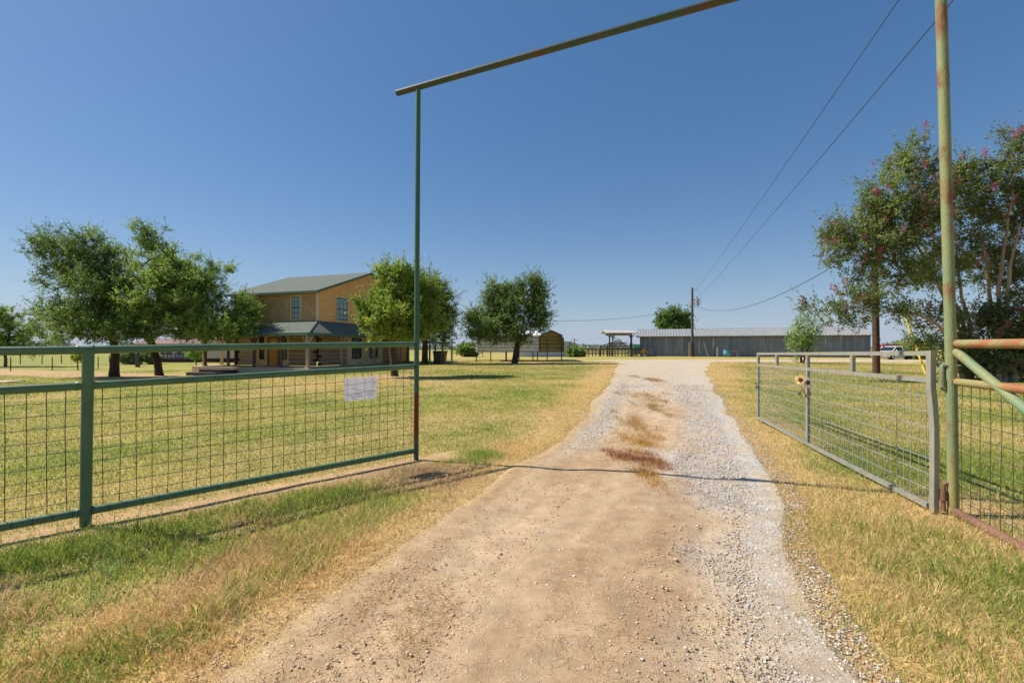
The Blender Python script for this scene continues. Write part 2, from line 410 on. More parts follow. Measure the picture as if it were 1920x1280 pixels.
c2, _ = drive_col(TX, TY, .5 + .5 * np.broadcast_to(ws[None], TX.shape))
V2 = np.stack([TX, TY, TZ], -1).reshape(-1, 3)
ii, jj = np.meshgrid(np.arange(len(tx) - 1), np.arange(nv - 1), indexing='ij'); a = ii * nv + jj + len(V1)
Q2 = np.stack([a, a + nv, a + nv + 1, a + 1], -1).reshape(-1, 4)
o = link_mesh("driveway", npmesh("driveway", np.concatenate([V1, V2]), [np.concatenate([Q1, Q2])], np.concatenate([c1.reshape(-1, 3), c2.reshape(-1, 3)])), DRIVE, smooth=True)
tag(o, "tan dirt and grey gravel driveway leading through the gateway to the shed", "driveway", kind="structure")

# ------------------------------------------------------------------ grass blades, straw and gravel
def blades(name, label, P, h, w, lean, az, col, cat="grass", flat=0.0):
    n = len(P); z0 = gz(P[:, 0], P[:, 1]) - .004 + flat
    face = np.random.RandomState(len(P)).rand(n) * 2 * np.pi
    wx = np.cos(face) * w * .5; wy = np.sin(face) * w * .5
    lx = np.cos(az) * lean * h; ly = np.sin(az) * lean * h
    up = np.sqrt(np.clip(1 - lean ** 2, .02, 1)) * h
    B = np.stack([P[:, 0], P[:, 1], z0], -1)
    wv = np.stack([wx, wy, np.zeros(n)], -1)
    mid = B + np.stack([lx * .35, ly * .35, up * .6], -1)
    tip = B + np.stack([lx, ly, up], -1)
    Vv = np.stack([B - wv, B + wv, mid - wv * .75, mid + wv * .75, tip], 1).reshape(-1, 3)
    k = np.arange(n)[:, None] * 5
    q = k + np.array([[0, 1, 3, 2]]); t = k + np.array([[2, 3, 4]])
    o = link_mesh(name, npmesh(name, Vv, [q, t], np.repeat(col, 5, 0)), BLADE)
    return tag(o, label, cat, kind="stuff")
def scatter(n, r0, r1, half, rs, power=1.0):
    """points ahead of the camera, thinner with distance"""
    u = rs.rand(n); r = r0 * (r1 / r0) ** (u ** power)
    t = (rs.rand(n) * 2 - 1) * math.radians(half)
    return np.stack([np.sin(t) * r, np.cos(t) * r], -1)
DG = C(76, 104, 40); LG = C(150, 174, 66); YL = C(208, 200, 98); ST = C(238, 216, 164); OR = C(216, 182, 118); BR = C(156, 124, 92)
def blade_cols(P, pg, dead, rs, orange=.3):
    n = len(P); u = rs.rand(n); isg = u < pg
    g = mixc(np.broadcast_to(DG, (n, 3)), np.broadcast_to(LG, (n, 3)), rs.rand(n) ** .7)
    g = mixc(g, np.broadcast_to(YL, (n, 3)), (rs.rand(n) < .35) * rs.rand(n))
    d = mixc(np.broadcast_to(ST, (n, 3)), np.broadcast_to(OR, (n, 3)), np.clip(rs.rand(n) * 1.4 * orange * 2 * fbm(P[:, 0], P[:, 1], 1.1, 3, 90), 0, 1))
    d = mixc(d, np.broadcast_to(BR, (n, 3)), (rs.rand(n) < .07 + .7 * dead) * rs.rand(n))
    return np.where(isg[:, None], g, d) * 1.05, isg
# lawn and field grass
rs = np.random.RandomState(4)
P = scatter(560000, 3.2, 48, 58, rs, .85)
pg, bare, dead, out, far = zones(P[:, 0], P[:, 1]); fd = fence_d(P[:, 0], P[:, 1]); fs = fence_s(P[:, 0], P[:, 1])
front = (fd > -.05) & (fs > -1.0) & (P[:, 0] < 1)
house = (P[:, 1] > 27.5) & (P[:, 0] > -27) & (P[:, 0] + .33 * (P[:, 1] - 30) < -12.0 + .66 * (P[:, 1] - 30)) & (P[:, 1] < 46)
keep = (out > -.12) & ~front & ~house & (rs.rand(len(P)) > bare * .85)
P = P[keep]; pg = pg[keep]; dead = dead[keep]; r = np.hypot(P[:, 0], P[:, 1])
col, isg = blade_cols(P, pg * .95, dead, rs, .5)
col = mixc(col, ground_col(P[:, 0], P[:, 1]), .55)
h = (.012 + .022 * rs.rand(len(P))) * (1 + .3 * isg) * (1 + .012 * r); w = .0026 + .0008 * r
blades("lawn_grass", "short yellow green mown grass covering the lawn behind the fence", P, h, w, rs.rand(len(P)) * .8, rs.rand(len(P)) * 6.283, col)
# rough verge on the near left
rs = np.random.RandomState(9)
P = scatter(620000, 1.1, 8.5, 66, rs, .8)
pg, bare, dead, out, far = zones(P[:, 0], P[:, 1]); fd = fence_d(P[:, 0], P[:, 1]); fs = fence_s(P[:, 0], P[:, 1])
front = (fd > .0) & (fs > -1.6) & (P[:, 0] < .6)
keep = front & (out > .08 - .75 * rs.rand(len(P)) ** 3) & (rs.rand(len(P)) > bare * .93) & (rs.rand(len(P)) < .35 + .9 * fbm(P[:, 0], P[:, 1], 3, 3, 95))
P = P[keep]; pg = pg[keep]; dead = dead[keep]; fd = fd[keep]; out = out[keep]
col, isg = blade_cols(P, pg * .9, dead, rs, 1.0)
hh = .035 + .05 * rs.rand(len(P)) + .09 * rs.rand(len(P)) ** 3 + .06 * isg * band(fd, .2, .38, .7, 1.1) * rs.rand(len(P)) * ss((fbm(P[:, 0], P[:, 1], 1.7, 4, 8) - .35) * 4)
hh = hh * (.4 + .6 * ss((out + .1) / .5)) * (.25 + 1.3 * fbm(P[:, 0], P[:, 1], 2.6, 4, 99) ** 1.3)
nc = 90; cidx = rs.choice(len(P), nc, replace=False); cidx = cidx[out[cidx] > .25]
Pc = np.repeat(P[cidx], 26, 0) + rs.randn(len(cidx) * 26, 2) * .035
cc = mixc(np.broadcast_to(C(128, 150, 84), (len(Pc), 3)), np.broadcast_to(C(176, 186, 120), (len(Pc), 3)), rs.rand(len(Pc)))
cc = np.where((np.repeat(rs.rand(len(cidx)), 26) < .45)[:, None], mixc(np.broadcast_to(C(226, 200, 146), (len(Pc), 3)), np.broadcast_to(C(190, 150, 96), (len(Pc), 3)), rs.rand(len(Pc))), cc)
P = np.concatenate([P, Pc]); col = np.concatenate([col, cc]); hh = np.concatenate([hh, .06 + .10 * rs.rand(len(Pc))]); isg = np.concatenate([isg, np.ones(len(Pc), bool)])
lean = np.where(isg, .3 + .65 * rs.rand(len(P)), .55 + .45 * rs.rand(len(P)))
blades("verge_grass", "rough green and straw coloured grass on the roadside verge below the green fence", P, hh, .0028 + .003 * rs.rand(len(P)), np.clip(lean, 0, .98), rs.rand(len(P)) * 6.283, col)
# rough verge on the right
rs = np.random.RandomState(12)
P = scatter(560000, 1.2, 14, 62, rs, .85)
pg, bare, dead, out, far = zones(P[:, 0], P[:, 1])
keep = (P[:, 0] > .8) & (out > .08 - 1.0 * rs.rand(len(P)) ** 3.5) & (rs.rand(len(P)) > bare * .5) & (rs.rand(len(P)) < .3 + .9 * fbm(P[:, 0], P[:, 1], 2.6, 3, 105))
keep &= (P[:, 0] < 5.2 + .2 * P[:, 1])
P = P[keep]; pg = pg[keep]; dead = dead[keep]; out = out[keep]
col, isg = blade_cols(P, .30 + pg * .7, dead, rs, .4)
hh = (.03 + .05 * rs.rand(len(P)) + .06 * rs.rand(len(P)) ** 3) * (.4 + .6 * ss((out + .1) / .6)) * (.35 + 1.2 * fbm(P[:, 0], P[:, 1], 2.2, 4, 109) ** 1.2)
cidx = rs.choice(len(P), 110, replace=False); cidx = cidx[out[cidx] > .2]
Pc = np.repeat(P[cidx], 26, 0) + rs.randn(len(cidx) * 26, 2) * .04
cc = mixc(np.broadcast_to(C(118, 142, 72), (len(Pc), 3)), np.broadcast_to(C(170, 180, 100), (len(Pc), 3)), rs.rand(len(Pc)))
cc = np.where((np.repeat(rs.rand(len(cidx)), 26) < .5)[:, None], mixc(np.broadcast_to(C(230, 206, 152), (len(Pc), 3)), np.broadcast_to(C(196, 158, 100), (len(Pc), 3)), rs.rand(len(Pc))), cc)
P = np.concatenate([P, Pc]); col = np.concatenate([col, cc]); hh = np.concatenate([hh, .05 + .10 * rs.rand(len(Pc))]); isg = np.concatenate([isg, np.ones(len(Pc), bool)])
blades("roadside_grass", "dry yellowish grass between the driveway and the galvanised gate", P, hh, .0026 + .0026 * rs.rand(len(P)), np.clip(np.where(isg, .25, .5) + .5 * rs.rand(len(P)), 0, .97), rs.rand(len(P)) * 6.283, col)
# loose straw lying on the driveway
rs = np.random.RandomState(15)
P = scatter(160000, 1.2, 22, 46, rs, .85)
ins = drive_in(P[:, 0], P[:, 1])
pt = np.zeros(len(P))
for (px, py, rx, ry, a) in ((800, 1150, .22, .4, .9), (1090, 1180, .3, .35, .5), (1110, 1060, .3, .4, .45), (1220, 1040, .3, .2, .4), (680, 1050, .35, .5, .6)):
    q = G(px, py); pt = np.maximum(pt, a * np.exp(-((P[:, 0] - q.x) / rx) ** 2 - ((P[:, 1] - q.y) / ry) ** 2))
L_, R_ = drive_LR(P[:, 1]); s_ = (P[:, 0] - L_) / (R_ - L_)
pt = np.maximum(pt, .8 * np.exp(-((s_ - .44 + .16 * (fbm(P[:, 1], P[:, 1] * 0, .6, 3, 130) - .5)) / .085) ** 2) * ss((P[:, 1] - 4.4) / 1.2) * ss((fbm(P[:, 0], P[:, 1], .9, 4, 131) - .42) * 5))
pt = np.maximum(pt, .5 * np.exp(-(ins / .22) ** 2)); pt = np.maximum(pt, .015)
keep = (ins > -.2) & (rs.rand(len(P)) < pt * (.3 + 1.2 * fbm(P[:, 0], P[:, 1], 6, 2, 120)))
P = P[keep]; n = len(P)
col = mixc(np.broadcast_to(ST, (n, 3)), np.broadcast_to(C(180, 140, 92), (n, 3)), rs.rand(n)) * .85
blades("straw", "loose dead straw lying on the dirt driveway", P, (.03 + .06 * rs.rand(n)) * (1 + .05 * P[:, 1]), .002 + .0005 * P[:, 1], .93 + .06 * rs.rand(n), rs.rand(n) * 6.283, col, "straw", .003)
# gravel stones
rs = np.random.RandomState(20)
P = scatter(400000, 1.2, 18, 48, rs, .8)
L_, R_ = drive_LR(P[:, 1]); s = (P[:, 0] - L_) / (R_ - L_)
_, g = drive_col(P[:, 0], P[:, 1], s)
ins = drive_in(P[:, 0], P[:, 1])
keep = (ins > -.1) & (rs.rand(len(P)) < np.clip(g ** 1.2 * .9 + .09 * vnoise(P[:, 0] * 2, P[:, 1] * 2, 7) ** 2 + .12, 0, 1)) ; P = P[keep]; n = len(P)
r = np.hypot(P[:, 0], P[:, 1]); gk = np.clip(g[keep], 0, 1); size = (.0016 + .0012 * gk + .005 * rs.rand(n) ** (5 - 2 * gk) + .005 * (rs.rand(n) < .025)) * (1 + .10 * r)
octv = np.array([(1, 0, 0), (-1, 0, 0), (0, 1, 0), (0, -1, 0), (0, 0, .55), (0, 0, -.55)], float)
cosr = np.cos(rs.rand(n) * 6.28); sinr = np.sqrt(1 - cosr ** 2)
jit = 1 + (rs.rand(n, 6, 1) - .5) * .7
Vo = octv[None] * jit * size[:, None, None]; Vo[:, :, 0] *= (.8 + .8 * rs.rand(n))[:, None]
Vx = Vo[:, :, 0] * cosr[:, None] - Vo[:, :, 1] * sinr[:, None]; Vy = Vo[:, :, 0] * sinr[:, None] + Vo[:, :, 1] * cosr[:, None]
zz = gz(P[:, 0], P[:, 1]) + .004
Vg = np.stack([Vx + P[:, 0:1], Vy + P[:, 1:2], Vo[:, :, 2] + (zz + size * .1)[:, None]], -1).reshape(-1, 3)
of = np.array([(0, 2, 4), (2, 1, 4), (1, 3, 4), (3, 0, 4), (2, 0, 5), (1, 2, 5), (3, 1, 5), (0, 3, 5)])
Fg = (np.arange(n)[:, None, None] * 6 + of[None]).reshape(-1, 3)
cg = mixc(np.broadcast_to(C(210, 198, 180), (n, 3)), np.broadcast_to(C(160, 150, 138), (n, 3)), rs.rand(n))
cg = mixc(cg, np.broadcast_to(C(190, 140, 96), (n, 3)), (rs.rand(n) < .2) * (.4 + .6 * rs.rand(n)))
cg = mixc(cg, np.broadcast_to(C(214, 184, 146), (n, 3)), (1 - gk) * (rs.rand(n) < .75) * (.5 + .5 * rs.rand(n)))
cg = mixc(cg, np.broadcast_to(C(226, 222, 214), (n, 3)), (rs.rand(n) < .18) * rs.rand(n))
STONE = M_leaf("gravel_stone", 0.0, .9)
o = link_mesh("gravel", npmesh("gravel", Vg, [Fg], np.repeat(cg, 6, 0) * .97), STONE); tag(o, "loose pale grey gravel on the right half of the driveway", "gravel", kind="stuff")

# dead grass clumps down the middle of the driveway
def tuft(px, py, rx, ry, n, hgt, ca, cb, label, seed):
    n = int(n * .75); ry = ry * 1.25
    rs = np.random.RandomState(seed); q = G(px, py)
    k = rs.randint(0, 16, n); k = np.where(rs.rand(n) < .3, k // 4, k); cx = rs.randn(16) * .55; cy = rs.randn(16) * .75; cx[:2] = cy[:2] = 0; sg = .10 + .25 * rs.rand(16) ** 1.5
    ux = cx[k] + rs.randn(n) * sg[k]; uy = cy[k] + rs.randn(n) * sg[k] * 1.2; a = np.arctan2(uy - cy[k], ux - cx[k]); r = np.clip(np.hypot(ux - cx[k], uy - cy[k]) / .35, 0, 1.2)
    x = q.x + ux * rx * 1.1; y = q.y + uy * ry * 1.1
    P = np.stack([x, y], -1); col = mixc(np.broadcast_to(C(*ca), (n, 3)), np.broadcast_to(C(*cb), (n, 3)), rs.rand(n)) * .85
    o = blades("grass_clump", label, P, hgt * (.4 + .8 * rs.rand(n)) * (1.1 - .55 * r), .003 + .0015 * rs.rand(n) + .0003 * q.y, .3 + .65 * rs.rand(n), a + rs.randn(n) * .7, col, flat=.01)
    del o["kind"]; tag(o, label, "grass clump", "dead grass clumps along the middle of the driveway")
tuft(1180, 860, .36, .24, 2600, .09, (164, 102, 74), (206, 152, 112), "reddish brown dead grass clump, widest of those on the driveway", 1)
tuft(1214, 890, .26, .34, 1500, .09, (206, 150, 72), (226, 190, 120), "orange dead grass clump just behind the beam's shadow on the driveway", 2)
tuft(1208, 832, .36, .40, 2000, .09, (212, 156, 70), (230, 196, 124), "golden dead grass clump just beyond the reddish one", 3)
tuft(1198, 802, .34, .75, 2000, .10, (196, 146, 84), (222, 186, 120), "tan dead grass clump third along the driveway middle", 4)
tuft(1226, 768, .3, .9, 900, .08, (160, 140, 76), (206, 172, 104), "small olive and tan grass clump farther up the driveway", 5)
tuft(1208, 742, .5, 1.3, 1300, .10, (176, 134, 86), (206, 168, 110), "thin brown grass clump on pale gravel beyond the others", 6)
tuft(1224, 713, 1.0, 2.4, 1800, .12, (178, 138, 90), (206, 170, 116), "long sparse brown grass clump farthest up the driveway", 7)

# ------------------------------------------------------------------ gateway, fences, gate
def p3(xy, z): return Vector((xy[0], xy[1], z))
A_ = Vector((-1.162, 5.63, 4.58)); B_ = Vector((3.56, 3.79, 4.76))
LPOST = M("painted_left_post", lin(58, 92, 72), lin(74, 108, 86), 4, .5, c3=lin(118, 62, 44), t3=.66, scale3=4, bump=.12, bscale=110)
# a band of bare rust low on the left post (paint worn off between 0.55 and 1.0 m)
nt = LPOST.node_tree; Nn = nt.nodes; pb = Nn["Principled BSDF"]; src = pb.inputs["Base Color"].links[0].from_socket
tc = Nn.new("ShaderNodeTexCoord"); sp = Nn.new("ShaderNodeSeparateXYZ"); nt.links.new(tc.outputs["Object"], sp.inputs[0])
nz = Nn.new("ShaderNodeTexNoise"); nz.inputs["Scale"].default_value = 9; nt.links.new(tc.outputs["Object"], nz.inputs[0])
ad = Nn.new("ShaderNodeMath"); ad.operation = 'MULTIPLY_ADD'; ad.inputs[1].default_value = .35; nt.links.new(nz.outputs["Fac"], ad.inputs[0]); nt.links.new(sp.outputs["Z"], ad.inputs[2])
rp = Nn.new("ShaderNodeValToRGB"); nt.links.new(ad.outputs[0], rp.inputs[0])
for e_ in list(rp.color_ramp.elements)[1:]: rp.color_ramp.elements.remove(e_)
rp.color_ramp.elements[0].position = .0; rp.color_ramp.elements[0].color = (.25, .25, .25, 1)
for p_, v_ in ((.40, .3), (.56, 1), (.95, .95), (1.0, .0)):
    e_ = rp.color_ramp.elements.new(p_); e_.color = (v_, v_, v_, 1)
mx = Nn.new("ShaderNodeMix"); mx.data_type = 'RGBA'; nt.links.new(rp.outputs[0], mx.inputs[0]); nt.links.new(src, mx.inputs[6]); mx.inputs[7].default_value = (*lin(118, 54, 36), 1)
nt.links.new(mx.outputs[2], pb.inputs["Base Color"])
BEAM = M("beam_paint", lin(66, 74, 58), lin(56, 84, 68), 3, .55, c3=lin(92, 68, 50), t3=.55, scale3=3, bump=.2, bscale=80)
t = thing("gateway_frame", "tall pipe gateway of two posts joined by an overhead beam across the driveway", "gateway", (-1.188, 5.63, 0))
def rel(tn, *pts): return [Vector(p) - tn.location for p in pts]
MB().tube(rel(t, (-1.188, 5.63, -.15), (-1.176, 5.63, 2.2), A_ + Vector((0, 0, .0))), .0315, 16).build("post", LPOST, t, True)
MB().tube(rel(t, (3.68, 3.79, -.15), (3.655, 3.79, 1.4), (3.60, 3.79, 3.4), B_), .0385, 18).build("post", OLDGREEN, t, True)
d_ = (B_ - A_)
MB().tube(rel(t, A_ - d_ * .061 + Vector((0, 0, .03)), A_ + d_ * .45 + Vector((0, 0, .034)), A_ + d_ * 1.05 + Vector((0, 0, .03))), .037, 16).build("beam", BEAM, t, True)

def wire_grid(mb, o, ux, L, z0s, z1s, dz_list, r=.003, step=.1045, off=0.0, wob=.004, seed=1):
    """vertical wires every step along ux from o; horizontals at the given fractions"""
    rnd = random.Random(seed); k = 0; s = step * .6 + off
    zlo = lambda s: z0s[0] + (z0s[1] - z0s[0]) * s / L
    zhi = lambda s: z1s[0] + (z1s[1] - z1s[0]) * s / L
    while s < L - .02:
        pts = []
        for q in range(4):
            f = q / 3; pts.append(Vector((o[0] + ux[0] * s + rnd.uniform(-wob, wob), o[1] + ux[1] * s + rnd.uniform(-wob, wob), zlo(s) * (1 - f) + zhi(s) * f)))
        mb.tube(pts, r, 5, False); s += step
    for f in dz_list:
        pts = []; n = max(4, int(L / .35))
        for q in range(n + 1):
            s = L * q / n; z = zlo(s) * (1 - f) + zhi(s) * f
            pts.append(Vector((o[0] + ux[0] * s, o[1] + ux[1] * s, z + rnd.uniform(-wob, wob) * .7)))
        mb.tube(pts, r, 5, False)
# left pipe fence
P3_ = P1 + (P2 - P1) * 2.05
t = thing("pipe_fence", "green painted pipe fence with wire mesh left of the driveway", "fence", (P2[0], P2[1], 0))
def fp(s, z): q = P1 + (P2 - P1) * s; return Vector((q[0], q[1], z))
for s_, zt in ((1.0, 1.37), (2.05, 1.34)):
    q = fp(s_, 0)
    MB().tube(rel(t, q + Vector((0, 0, -.2)), q + Vector((.012, 0, .7)), q + Vector((.025, 0, zt))), .037, 16).build("fence_post", GREEN, t, True)
MB().tube(rel(t, fp(.012, 1.433), fp(.5, 1.408), fp(1, 1.375), fp(2.05, 1.33)), .0325, 14).build("top_rail", GREEN, t, True)
MB().tube(rel(t, fp(.012, 1.156), fp(.5, 1.128), fp(1, 1.095), fp(2.05, 1.04)), .0315, 14).build("middle_rail", GREEN, t, True)
MB().tube(rel(t, fp(.012, .12), fp(1, .112), fp(2.05, .10)), .031, 14).build("bottom_rail", GREEN, t, True)
for z_, r_ in ((1.375, .034), (1.095, .033), (.112, .0325)):
    for sg_ in (-1, 1):
        q = fp(1 + sg_ * .014, z_); q2 = fp(1 + sg_ * .018, z_)
        MB().tube(rel(t, q, q2), [r_ * 1.16, r_ * 1.04], 14).build("weld", GREEN, t, True)
mb = MB(); LL = np.linalg.norm(P2 - P1)
back = -FN * .012
wire_grid(mb, P1 + back, FD, LL * 2.05, (.12, .10), (1.15, 1.04), [k / 10.2 for k in range(1, 10)], .0028)
mb.v = [tuple(Vector(v) - t.location) for v in mb.v]; mb.build("wire_mesh", WIREG, t)
mb = MB()                                                        # wire ties round the bottom rail, bright scratches
rnd = random.Random(3)
for k in range(40):
    s_ = .03 + k * .0355 * 1.0
    if s_ > 1.3: break
    q = fp(s_, .12 - .008 * s_)
    ring = [q + Vector((FN[0] * math.cos(a) * .034, FN[1] * math.cos(a) * .034, math.sin(a) * .034)) for a in [i * math.pi / 4 for i in range(9)]]
    mb.tube(ring, .0022, 4, False)
mb.v = [tuple(Vector(v) - t.location) for v in mb.v]; mb.build("wire_tie", WIREG, t)

# paper notice on the mesh
sa = None
def fence_param(px):                                             # where the photo column meets the fence
    k = (px - 960) / F; d = P2 - P1
    return (k * P1[1] - P1[0]) / (d[0] - k * d[1])
s0, s1 = fence_param(706), fence_param(645)
q0 = P1 + (P2 - P1) * s0 + FN * .012; q1 = P1 + (P2 - P1) * s1 + FN * .012
def zat(py, q): return CAM_H + (650 - py) / F * q[1]
PAPER = M("paper", lin(236, 234, 236), lin(226, 222, 228), 6, .8)
ptn = PAPER.node_tree; ptr = ptn.nodes.new("ShaderNodeBsdfTranslucent"); ptr.inputs[0].default_value = (.86, .85, .88, 1)
pmx = ptn.nodes.new("ShaderNodeMixShader"); pmx.inputs[0].default_value = .45
ptn.links.new(ptn.nodes["Principled BSDF"].outputs[0], pmx.inputs[1]); ptn.links.new(ptr.outputs[0], pmx.inputs[2]); ptn.links.new(pmx.outputs[0], ptn.nodes["Material Output"].inputs[0])
INK = M("faded_ink", lin(92, 88, 110), rough=.8)
t = thing("notice", "white paper notice with faded handwriting tied to the green fence mesh", "notice", p3(q1, zat(752, q1)))
mb = MB(); nn = 8
top = []; bot = []
for i in range(nn + 1):
    f = i / nn; q = q1 * (1 - f) + q0 * f; wv = FN * .006 * math.sin(f * 5 + 1)
    zt = zat(709, q1) * (1 - f) + zat(706, q0) * f; zb = zat(752, q1) * (1 - f) + zat(747, q0) * f
    if i == nn: zb += .015
    top.append(Vector((q[0] + wv[0], q[1] + wv[1], zt))); bot.append(Vector((q[0] + wv[0], q[1] + wv[1], zb)))
fr = Vector((FN[0], FN[1], 0)) * .0015
vs = [p - t.location for p in top + bot] + [p - t.location - fr for p in top + bot]
fs = []; m_ = nn + 1
for i in range(nn):
    fs += [(i, i + 1, m_ + i + 1, m_ + i), (2 * m_ + i + 1, 2 * m_ + i, 3 * m_ + i, 3 * m_ + i + 1), (i, 2 * m_ + i, 2 * m_ + i + 1, i + 1), (m_ + i, m_ + i + 1, 3 * m_ + i + 1, 3 * m_ + i)]
fs += [(0, m_, 3 * m_, 2 * m_), (nn, 2 * m_ + nn, 3 * m_ + nn, m_ + nn)]
mb.add(vs, fs).build("sheet", PAPER, t)
mb = MB(); rnd = random.Random(8)
def onpaper(u, v):
    i = min(nn - 1, int(u * nn)); f = u * nn - i
    a = top[i] * (1 - f) + top[i + 1] * f; b = bot[i] * (1 - f) + bot[i + 1] * f
    return a * (1 - v) + b * v + fr * 2 - t.location
for (u0, u1, v, hh) in ((.2, .32, .5, .05), (.36, .55, .55, .025), (.06, .1, .25, .03), (.62, .66, .22, .03), (.82, .9, .14, .04), (.82, .88, .4, .03),
                        (.1, .3, .78, .03), (.33, .55, .73, .06), (.2, .3, .85, .05), (.33, .52, .84, .05), (.6, .65, .8, .03), (.7, .9, .62, .03),
                        (.68, .88, .72, .05), (.7, .86, .81, .06), (.72, .82, .92, .03), (.2, .34, .93, .02)):
    u = u0; last = None
    while u < u1:                                              # little pen strokes
        a = onpaper(u, v - rnd.uniform(0, hh)); b = onpaper(u + .008, v + rnd.uniform(0, hh) * .4)
        mb.tube([a, b], .0011, 4, False)
        if last is not None and rnd.random() < .6: mb.tube([last, a], .0009, 4, False)
        last = b; u += rnd.uniform(.012, .022)
mb.build("writing", INK, t)

# galvanised mesh gate, standing open on the right
GN = np.array((3.555, 3.86)); GF = np.array((4.62, 8.53)); GL = np.linalg.norm(GF - GN); GU = (GF - GN) / GL
def gp(s, z): q = GN + (GF - GN) * s; return Vector((q[0], q[1], z))
t = thing("mesh_gate", "long galvanised steel mesh gate standing open right of the driveway", "gate", gp(0, 0))
w_ = .040
gl = lambda pts: rel(t, *pts)
mb = MB(); mb.sq(gl([gp(0, 1.345), gp(1, 1.27)]), w_); mb.build("top_bar", GALV, t)
mb = MB(); mb.sq(gl([gp(.005, 1.115), gp(.5, 1.09), gp(.995, 1.06)]), w_); mb.build("middle_bar", GALV, t)
mb = MB(); mb.sq(gl([gp(.005, .045), gp(.5, .05), gp(.995, .075)]), w_); mb.build("bottom_bar", GALV, t)
bow = Vector((.02, -.01, 0))
mb = MB(); mb.sq(gl([gp(0, 1.368), gp(0, 1.05), gp(0, .9) + bow * .55, gp(0, .72) + bow, gp(0, .35) + bow, gp(0, .0) + bow * .9]), .046, up=(0, 1, 0)); mb.build("hinge_stile", GALV, t)
mb = MB(); mb.sq(gl([gp(1, 1.29), gp(1, .03)]), w_); mb.build("latch_stile", GALV, t)
mb = MB(); mb.sq(gl([gp(.53, 1.285), gp(.53, .05)]), w_ * .95); mb.build("centre_stile", GALV, t)
for s_, a_, b_ in ((.273, 1.31, 1.12), (.789, 1.27, 1.09)):
    mb = MB(); mb.sq(gl([gp(s_, a_), gp(s_, b_ - .02)]), w_ * .95); mb.build("upright", GALV, t)
mb = MB()
wire_grid(mb, GN, GU, GL, (.05, .075), (1.115, 1.06), [k / 8 for k in range(1, 8)], .0032, .1035, 0, .003, 5)
mb.v = [tuple(Vector(v) - t.location) for v in mb.v]; mb.build("wire_mesh", WIREZ, t)
mb = MB(); hp = gp(0, 0) + Vector((.052, -.045, 0))
mb.tube(gl([hp + Vector((0, 0, 1.06)), hp + Vector((0, 0, 1.13))]), .026, 14)
mb.tube(gl([hp + Vector((0, 0, 1.13)), hp + Vector((0, 0, 1.235)), hp + Vector((.012, 0, 1.247)), hp + Vector((.05, -.01, 1.25))]), .0195, 12)
mb.bar(hp + Vector((.0, 0, 1.245)) - t.location, Vector((3.70, 3.755, 1.247)) - t.location, .055, .012)
mb.tube(gl([hp + Vector((0, 0, 1.06)), hp + Vector((.0, 0, 1.04)), Vector((3.66, 3.79, 1.03))]), .012, 8)
mb.build("hinge", OLDGREEN, t, True)
mb = MB()
mb.tube(gl([hp + Vector((.01, 0, .115)), hp + Vector((.01, 0, .20))]), .026, 14)
mb.tube(gl([hp + Vector((.01, 0, .03)), hp + Vector((.01, 0, .24)), hp + Vector((.025, -.01, .262)), Vector((3.675, 3.79, .265))]), .0165, 12)
mb.build("hinge", RUST, t, True)
# chain and padlock on the latch stile
CH = M("chain_steel", lin(78, 70, 64), rough=.5, metal=.6)
t = thing("chain", "dark steel chain with padlock looped round the far gate stile", "chain", gp(1, .72))
mb = MB(); c0 = Vector((0, 0, 0))
for k in range(22):
    a = 2 * math.pi * k / 22; c_ = Vector((.055 * math.cos(a), .055 * math.sin(a) * .8, .06 * math.sin(a * 1 + .5) - .02 + .03 * math.cos(2 * a)))
    tng = Vector((-math.sin(a), math.cos(a), 0)); up = Vector((0, 0, 1)) if k % 2 else Vector((math.cos(a), math.sin(a), 0))
    ring = [c_ + tng * .013 * math.cos(b) + up * .008 * math.sin(b) for b in [i * math.pi / 4 for i in range(9)]]
    mb.tube(ring, .0032, 5, False)
mb.build("links", CH, t, True)
mb = MB(); mb.box((-.06, -.02, -.085), (.045, .02, .04), bev=.006); mb.tube([(-.073, -.02, -.066), (-.073, -.02, -.045), (-.06, -.02, -.034), (-.047, -.02, -.045), (-.047, -.02, -.066)], .004, 8, False)
mb.build("padlock", WIREZ, t, True)
